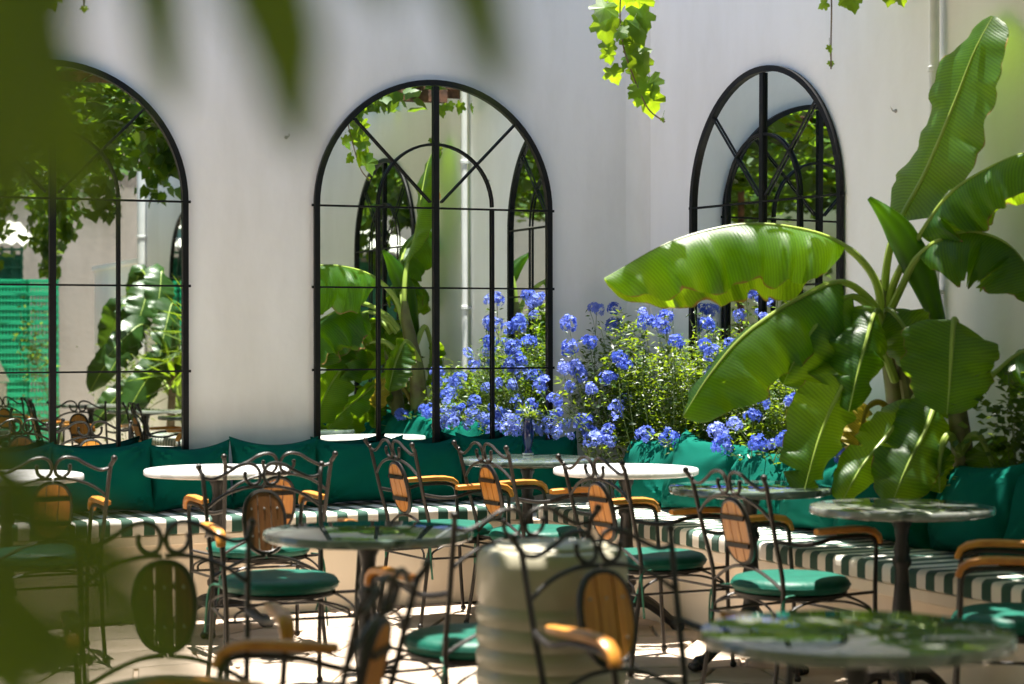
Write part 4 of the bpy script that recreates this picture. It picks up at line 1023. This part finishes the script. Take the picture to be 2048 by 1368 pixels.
# ================================================================== PLANTS SEEN IN THE LEFT MIRROR
mb_ = RW(9.4, .25, .45)
mon = thing('monstera_plant', 'big leaved monstera plant in the planter, seen reflected in the left mirror', 'plant', mb_)
def monleaf(parent, s0, d0, s1, d1, z0, z1, W, up, seed, split=.16):
    base = parent.location; a = RW(s0, d0, z0) - base; e = RW(s1, d1, z1) - base; st = V((0, 0, 0)); mid = (st + a) * .5 + V((0, 0, .25))
    tip = e; p = [st, mid, a, a.lerp(tip, .5) + V((0, 0, .05)), tip]
    b, pts = blade(p, 2, W, up, .30, .30, .006, seed, split=(split if seed % 3 == 0 else 0), wfun=lambda u: min(1, u / .12 + .35) ** .6 * (1 if u < .35 else sqrt(max(0, 1 - ((u - .35) / .652) ** 1.8))), band=.06)
    lf = obj('leaf', b, M['bushd'], parent); rb = MB(); n = len(pts); rb.tube(pts, [.012 * (1 - .8 * i / (n - 1)) for i in range(n)], 5); obj('midrib', rb, M['rib'], lf)
upm = V((-.25, .9, .45))
ml = [(9.9, .6, 10.25, .75, 2.0, 1.55, .20), (9.4, .55, 9.2, .9, 1.75, 1.35, .2), (9.7, .7, 9.95, .95, 1.55, 1.15, .19), (8.6, .5, 8.5, .95, 1.5, .85, .20), (9.2, .5, 9.0, .7, 2.15, 1.7, .22), (8.9, .45, 8.7, .55, 2.3, 1.9, .2), (9.6, .6, 9.6, 1.0, 1.2, .8, .17), (10.3, .5, 10.7, .8, 1.5, 1.35, .13), (9.0, .6, 8.8, 1.0, 1.8, 1.5, .17), (10.0, .4, 10.2, .5, 2.35, 2.05, .12), (8.7, .4, 8.4, .6, 2.0, 1.5, .18)]
for i, q in enumerate(ml): monleaf(mon, q[0] + .6, q[1], q[2] + .6, q[3], q[4] - .34, q[5] - .34, q[6] * .78, upm, 80 + i)
def yucca(label, base, n, L, hgt):
    t = thing('yucca', label, 'plant', base); b = MB(); b.tube([(0, 0, 0), (.03, .02, hgt)], [.04, .03], 8); obj('trunk', b, M['twig'], t)
    for i in range(n):
        a = rnd.uniform(0, 6.28); el = rnd.uniform(-.5, 1.45); l = L * rnd.uniform(.7, 1.1); d = V((cos(a) * cos(el), sin(a) * cos(el), sin(el))); c = V((.03, .02, hgt - rnd.uniform(0, .35)))
        tip = c + d * l + V((0, 0, -.12 * l if el < .8 else 0)); x = d.cross(V((0, 0, 1))).normalized() * .026; m1 = c.lerp(tip, .35) + V((0, 0, .05 * l))
        bb = MB(); bb.add([c - x * .5, c + x * .5, m1 + x, m1 - x, m1 + V((0, 0, -.012)), tip], [(0, 1, 2, 4), (0, 4, 3), (4, 2, 5), (3, 4, 5)]); obj('leaf', bb, M['bush'], t, smooth=False)
yucca('spiky yucca in the planter, seen reflected at the right side of the left mirror', RW(8.25, .38, .45), 60, .62, 1.0)
yucca('third spiky yucca between the big leaves, seen reflected in the left mirror', RW(9.0, .5, .45), 44, .5, .7)
yucca('shorter spiky yucca behind the tables, seen reflected in the left mirror', RW(7.8, .45, .45), 34, .45, .45)
hb = RW(10.8, .5, 0); leafy_shrub('leafy_shrub', 'bright yellow-green bush seen reflected right of the centre bar of the left mirror', 'shrub', hb, lambda: RW(10.9 + rnd.gauss(0, .3), .5 + rnd.gauss(0, .15), 0.9 + rnd.gauss(0, .25)), 700, .07, M['bush'])
hb = RW(13.4, .7, 0); leafy_shrub('leafy_shrub', 'young light green sapling before the green crates, seen in the left mirror', 'shrub', hb, lambda: RW(13.5 + rnd.gauss(0, .12), 1.0 + rnd.gauss(0, .1), 1.2 + rnd.gauss(0, .25)), 220, .08, M['bush'])
for i, (s, d) in enumerate(((4.5, 8.9), (6.8, 9.1), (9.3, 8.9), (12, 9.0))):
    leafy_shrub('leafy_shrub', ['rounded bush by the boundary wall nearest the shaded wall', 'second rounded bush by the boundary wall', 'third rounded bush by the boundary wall', 'farthest rounded bush by the boundary wall'][i] + ', seen only in double reflections', 'shrub', RW(s, d), lambda s=s, d=d: RW(s + rnd.gauss(0, .5), d + rnd.gauss(0, .25), 1.2 + rnd.gauss(0, .55)), 700, .13, M['canopy'])

# ---- green crates, shed and pierced block at the end of the yard (left mirror)
def crate_mesh():
    b = MB(); w, d, h = .36, .3, .17
    for z in (.012, h - .012, h / 2): 
        for y in (-d / 2, d / 2): b.box((0, y, z), (w, .014, .022))
        for x in (-w / 2, w / 2): b.box((x, 0, z), (.014, d - .015, .022))
    for i in range(9):
        x = -w / 2 + .02 + i * (w - .04) / 8
        for y in (-d / 2, d / 2): b.box((x, y * .995, h / 2), (.014, .009, h - .03))
    for i in range(7):
        y = -d / 2 + .03 + i * (d - .06) / 6
        for x in (-w / 2, w / 2): b.box((x * .995, y, h / 2), (.009, .014, h - .03))
    b.box((0, 0, .006), (w - .02, d - .02, .008)); return b.mesh('plastic_crate', M['crate'], False)
cm = crate_mesh(); rown = ['bottom', 'second', 'third', 'fourth', 'fifth', 'top']
for k in range(12):
    for i in range(4):
        p = RW(15.0, 1.80 - i * .375, k * .172)
        o = obj('plastic_crate', cm, None); o.location = p; o.rotation_euler = (0, 0, ROT_R + pi / 2 + rnd.uniform(-.03, .03))
        tag(o, 'green plastic crate, %s layer from the top, %s stack from the white pedestal' % (['top', 'second', 'third', 'fourth', 'fifth', 'sixth', 'seventh', 'eighth', 'ninth', 'tenth', 'eleventh', 'bottom'][11 - k], ['nearest', 'second', 'third', 'farthest'][i]), 'crate', 'stacked green plastic crates')
t = thing('shed', 'dark green lattice shed with corrugated roof behind the crates, seen in the left mirror', 'shed', RW(15.6, 2.15), ROT_R)
b = MB(); b.box((.3, -.4, 1.2), (.04, 3.6, 2.4)); obj('wall_panel', b, M['lattice'], t, smooth=False)
b = MB()
for i in range(30): b.box((.26, -2.1 + i * .12, 2.25), (.02, .03, .5))
for i in range(5): b.box((.245, -.4, 2.02 + i * .11), (.012, 3.6, .03))
obj('lattice', b, M['lattice'], t, smooth=False)
b = MB(); n = 60; vs = []; fs = []
for i in range(n + 1):
    y = -2.3 + 3.8 * i / n; z = .03 * sin(y * 2 * pi / .15)
    vs += [(-.25, y, 2.5 + z), (1.2, y, 2.85 + z), (-.25, y, 2.512 + z), (1.2, y, 2.862 + z)]
for i in range(n): o = i * 4; fs += [(o, o + 4, o + 5, o + 1), (o + 2, o + 3, o + 7, o + 6), (o, o + 2, o + 6, o + 4)]
b.add(vs, fs); obj('corrugated_roof', b, M['roof'], t)
b = MB(); b.box((.6, -.3, 3.05), (.9, 2.6, .04), Matrix.Rotation(-.2, 3, 'Y')); b.box((.14, -.3, 2.92), (.03, 2.6, .13)); obj('awning', b, M['awning'], t, smooth=False)
t = thing('pierced_pedestal', 'white pierced block pedestal with a gabled top beside the crates, seen in the left mirror', 'pedestal', RW(13.9, 1.45), ROT_R + pi / 2)
b = MB(); b.box((0, 0, .2), (.34, .34, .4)); obj('base', b, M['white'], t, smooth=False)
b = MB()
for x in (-.15, .15):
    for y in (-.15, .15): b.box((x, y, .62), (.04, .04, .44))
for a in range(4):
    R = Matrix.Rotation(a * pi / 2, 3, 'Z')
    for e in (-1, 1):
        b.box(R @ V((0, -.15, .62)), (.03, .02, .5), R @ Matrix.Rotation(e * .6, 3, 'Y'))
    b.box(R @ V((0, -.15, .83)), (.34, .04, .04), R)
obj('fretwork', b, M['white'], t, smooth=False)
b = MB(); b.add([(-.2, -.2, .86), (.2, -.2, .86), (.2, .2, .86), (-.2, .2, .86), (0, -.2, 1.3), (0, .2, 1.3)], [(0, 1, 4), (1, 2, 5, 4), (2, 3, 5), (3, 0, 4, 5), (3, 2, 1, 0)]); obj('gable', b, M['white'], t, smooth=False)

# ================================================================== NEAR FRONDS (far out of focus)
fr = thing('palm_frond', 'dark palm blades hanging very near the camera at the top left, blurred', 'palm frond', PX(300, -420, .75))
def fblade(parent, pix, W, seed, up=(0.1, -1, .3)):
    path = [PX(*p) - parent.location for p in pix]
    b, pts = blade(path, 0, W, up, .25, .25, .0006, seed, wfun=lambda u: (sin(pi * min(1, .12 + u * .88)) ** .6), band=0)
    return obj('leaflet', b, M['frond'], parent)
fblade(fr, [(285, -420, .80), (300, -100, .80), (322, 60, .80), (350, 235, .80)], .0115, 1)
fblade(fr, [(430, -420, .74), (500, -150, .74), (562, 60, .74), (604, 320, .74)], .0170, 2)
fblade(fr, [(820, -420, .74), (910, -120, .74), (960, 20, .74), (1003, 210, .74)], .0135, 3)
fblade(fr, [(660, -420, .74), (715, -200, .74), (750, -80, .74), (775, 20, .74)], .0150, 31)
fblade(fr, [(120, -420, .70), (50, -100, .70), (15, 160, .70), (10, 460, .70)], .021, 4)
fblade(fr, [(20, -420, .74), (10, -100, .74), (100, 200, .74), (210, 460, .74)], .017, 5)
b = MB(); b.tube(catmull([PX(-200, -420, .76) - fr.location, PX(300, -430, .76) - fr.location, PX(900, -440, .76) - fr.location], 5), .006, 6); obj('rachis', b, M['gstem'], fr)
f2 = thing('palm_frond', 'broad green palm blades very near the camera at the lower left, blurred', 'palm frond', PX(-230, 1250, .57))
fblade(f2, [(-150, 860, .60), (60, 1010, .60), (230, 1170, .60), (350, 1330, .60), (430, 1520, .60)], .0115, 6, (.2, -1, .6))
fblade(f2, [(-200, 1010, .58), (0, 1160, .58), (170, 1320, .58), (280, 1500, .58)], .0110, 7, (.2, -1, .6))
fblade(f2, [(-220, 1190, .56), (-40, 1310, .56), (80, 1440, .56), (150, 1600, .56)], .0110, 8, (.2, -1, .6))
fblade(f2, [(-180, 790, .62), (-20, 890, .62), (90, 1000, .62), (165, 1140, .62)], .0075, 9, (.2, -1, .6))
fblade(f2, [(-150, 900, .68), (90, 1000, .68), (260, 1080, .68), (390, 1200, .68)], .0040, 10, (.2, -1, .6))
b = MB(); b.tube(catmull([PX(-190, 780, .63) - f2.location, PX(-215, 1000, .59) - f2.location, PX(-230, 1220, .56) - f2.location], 5), .005, 6); obj('rachis', b, M['gstem'], f2)
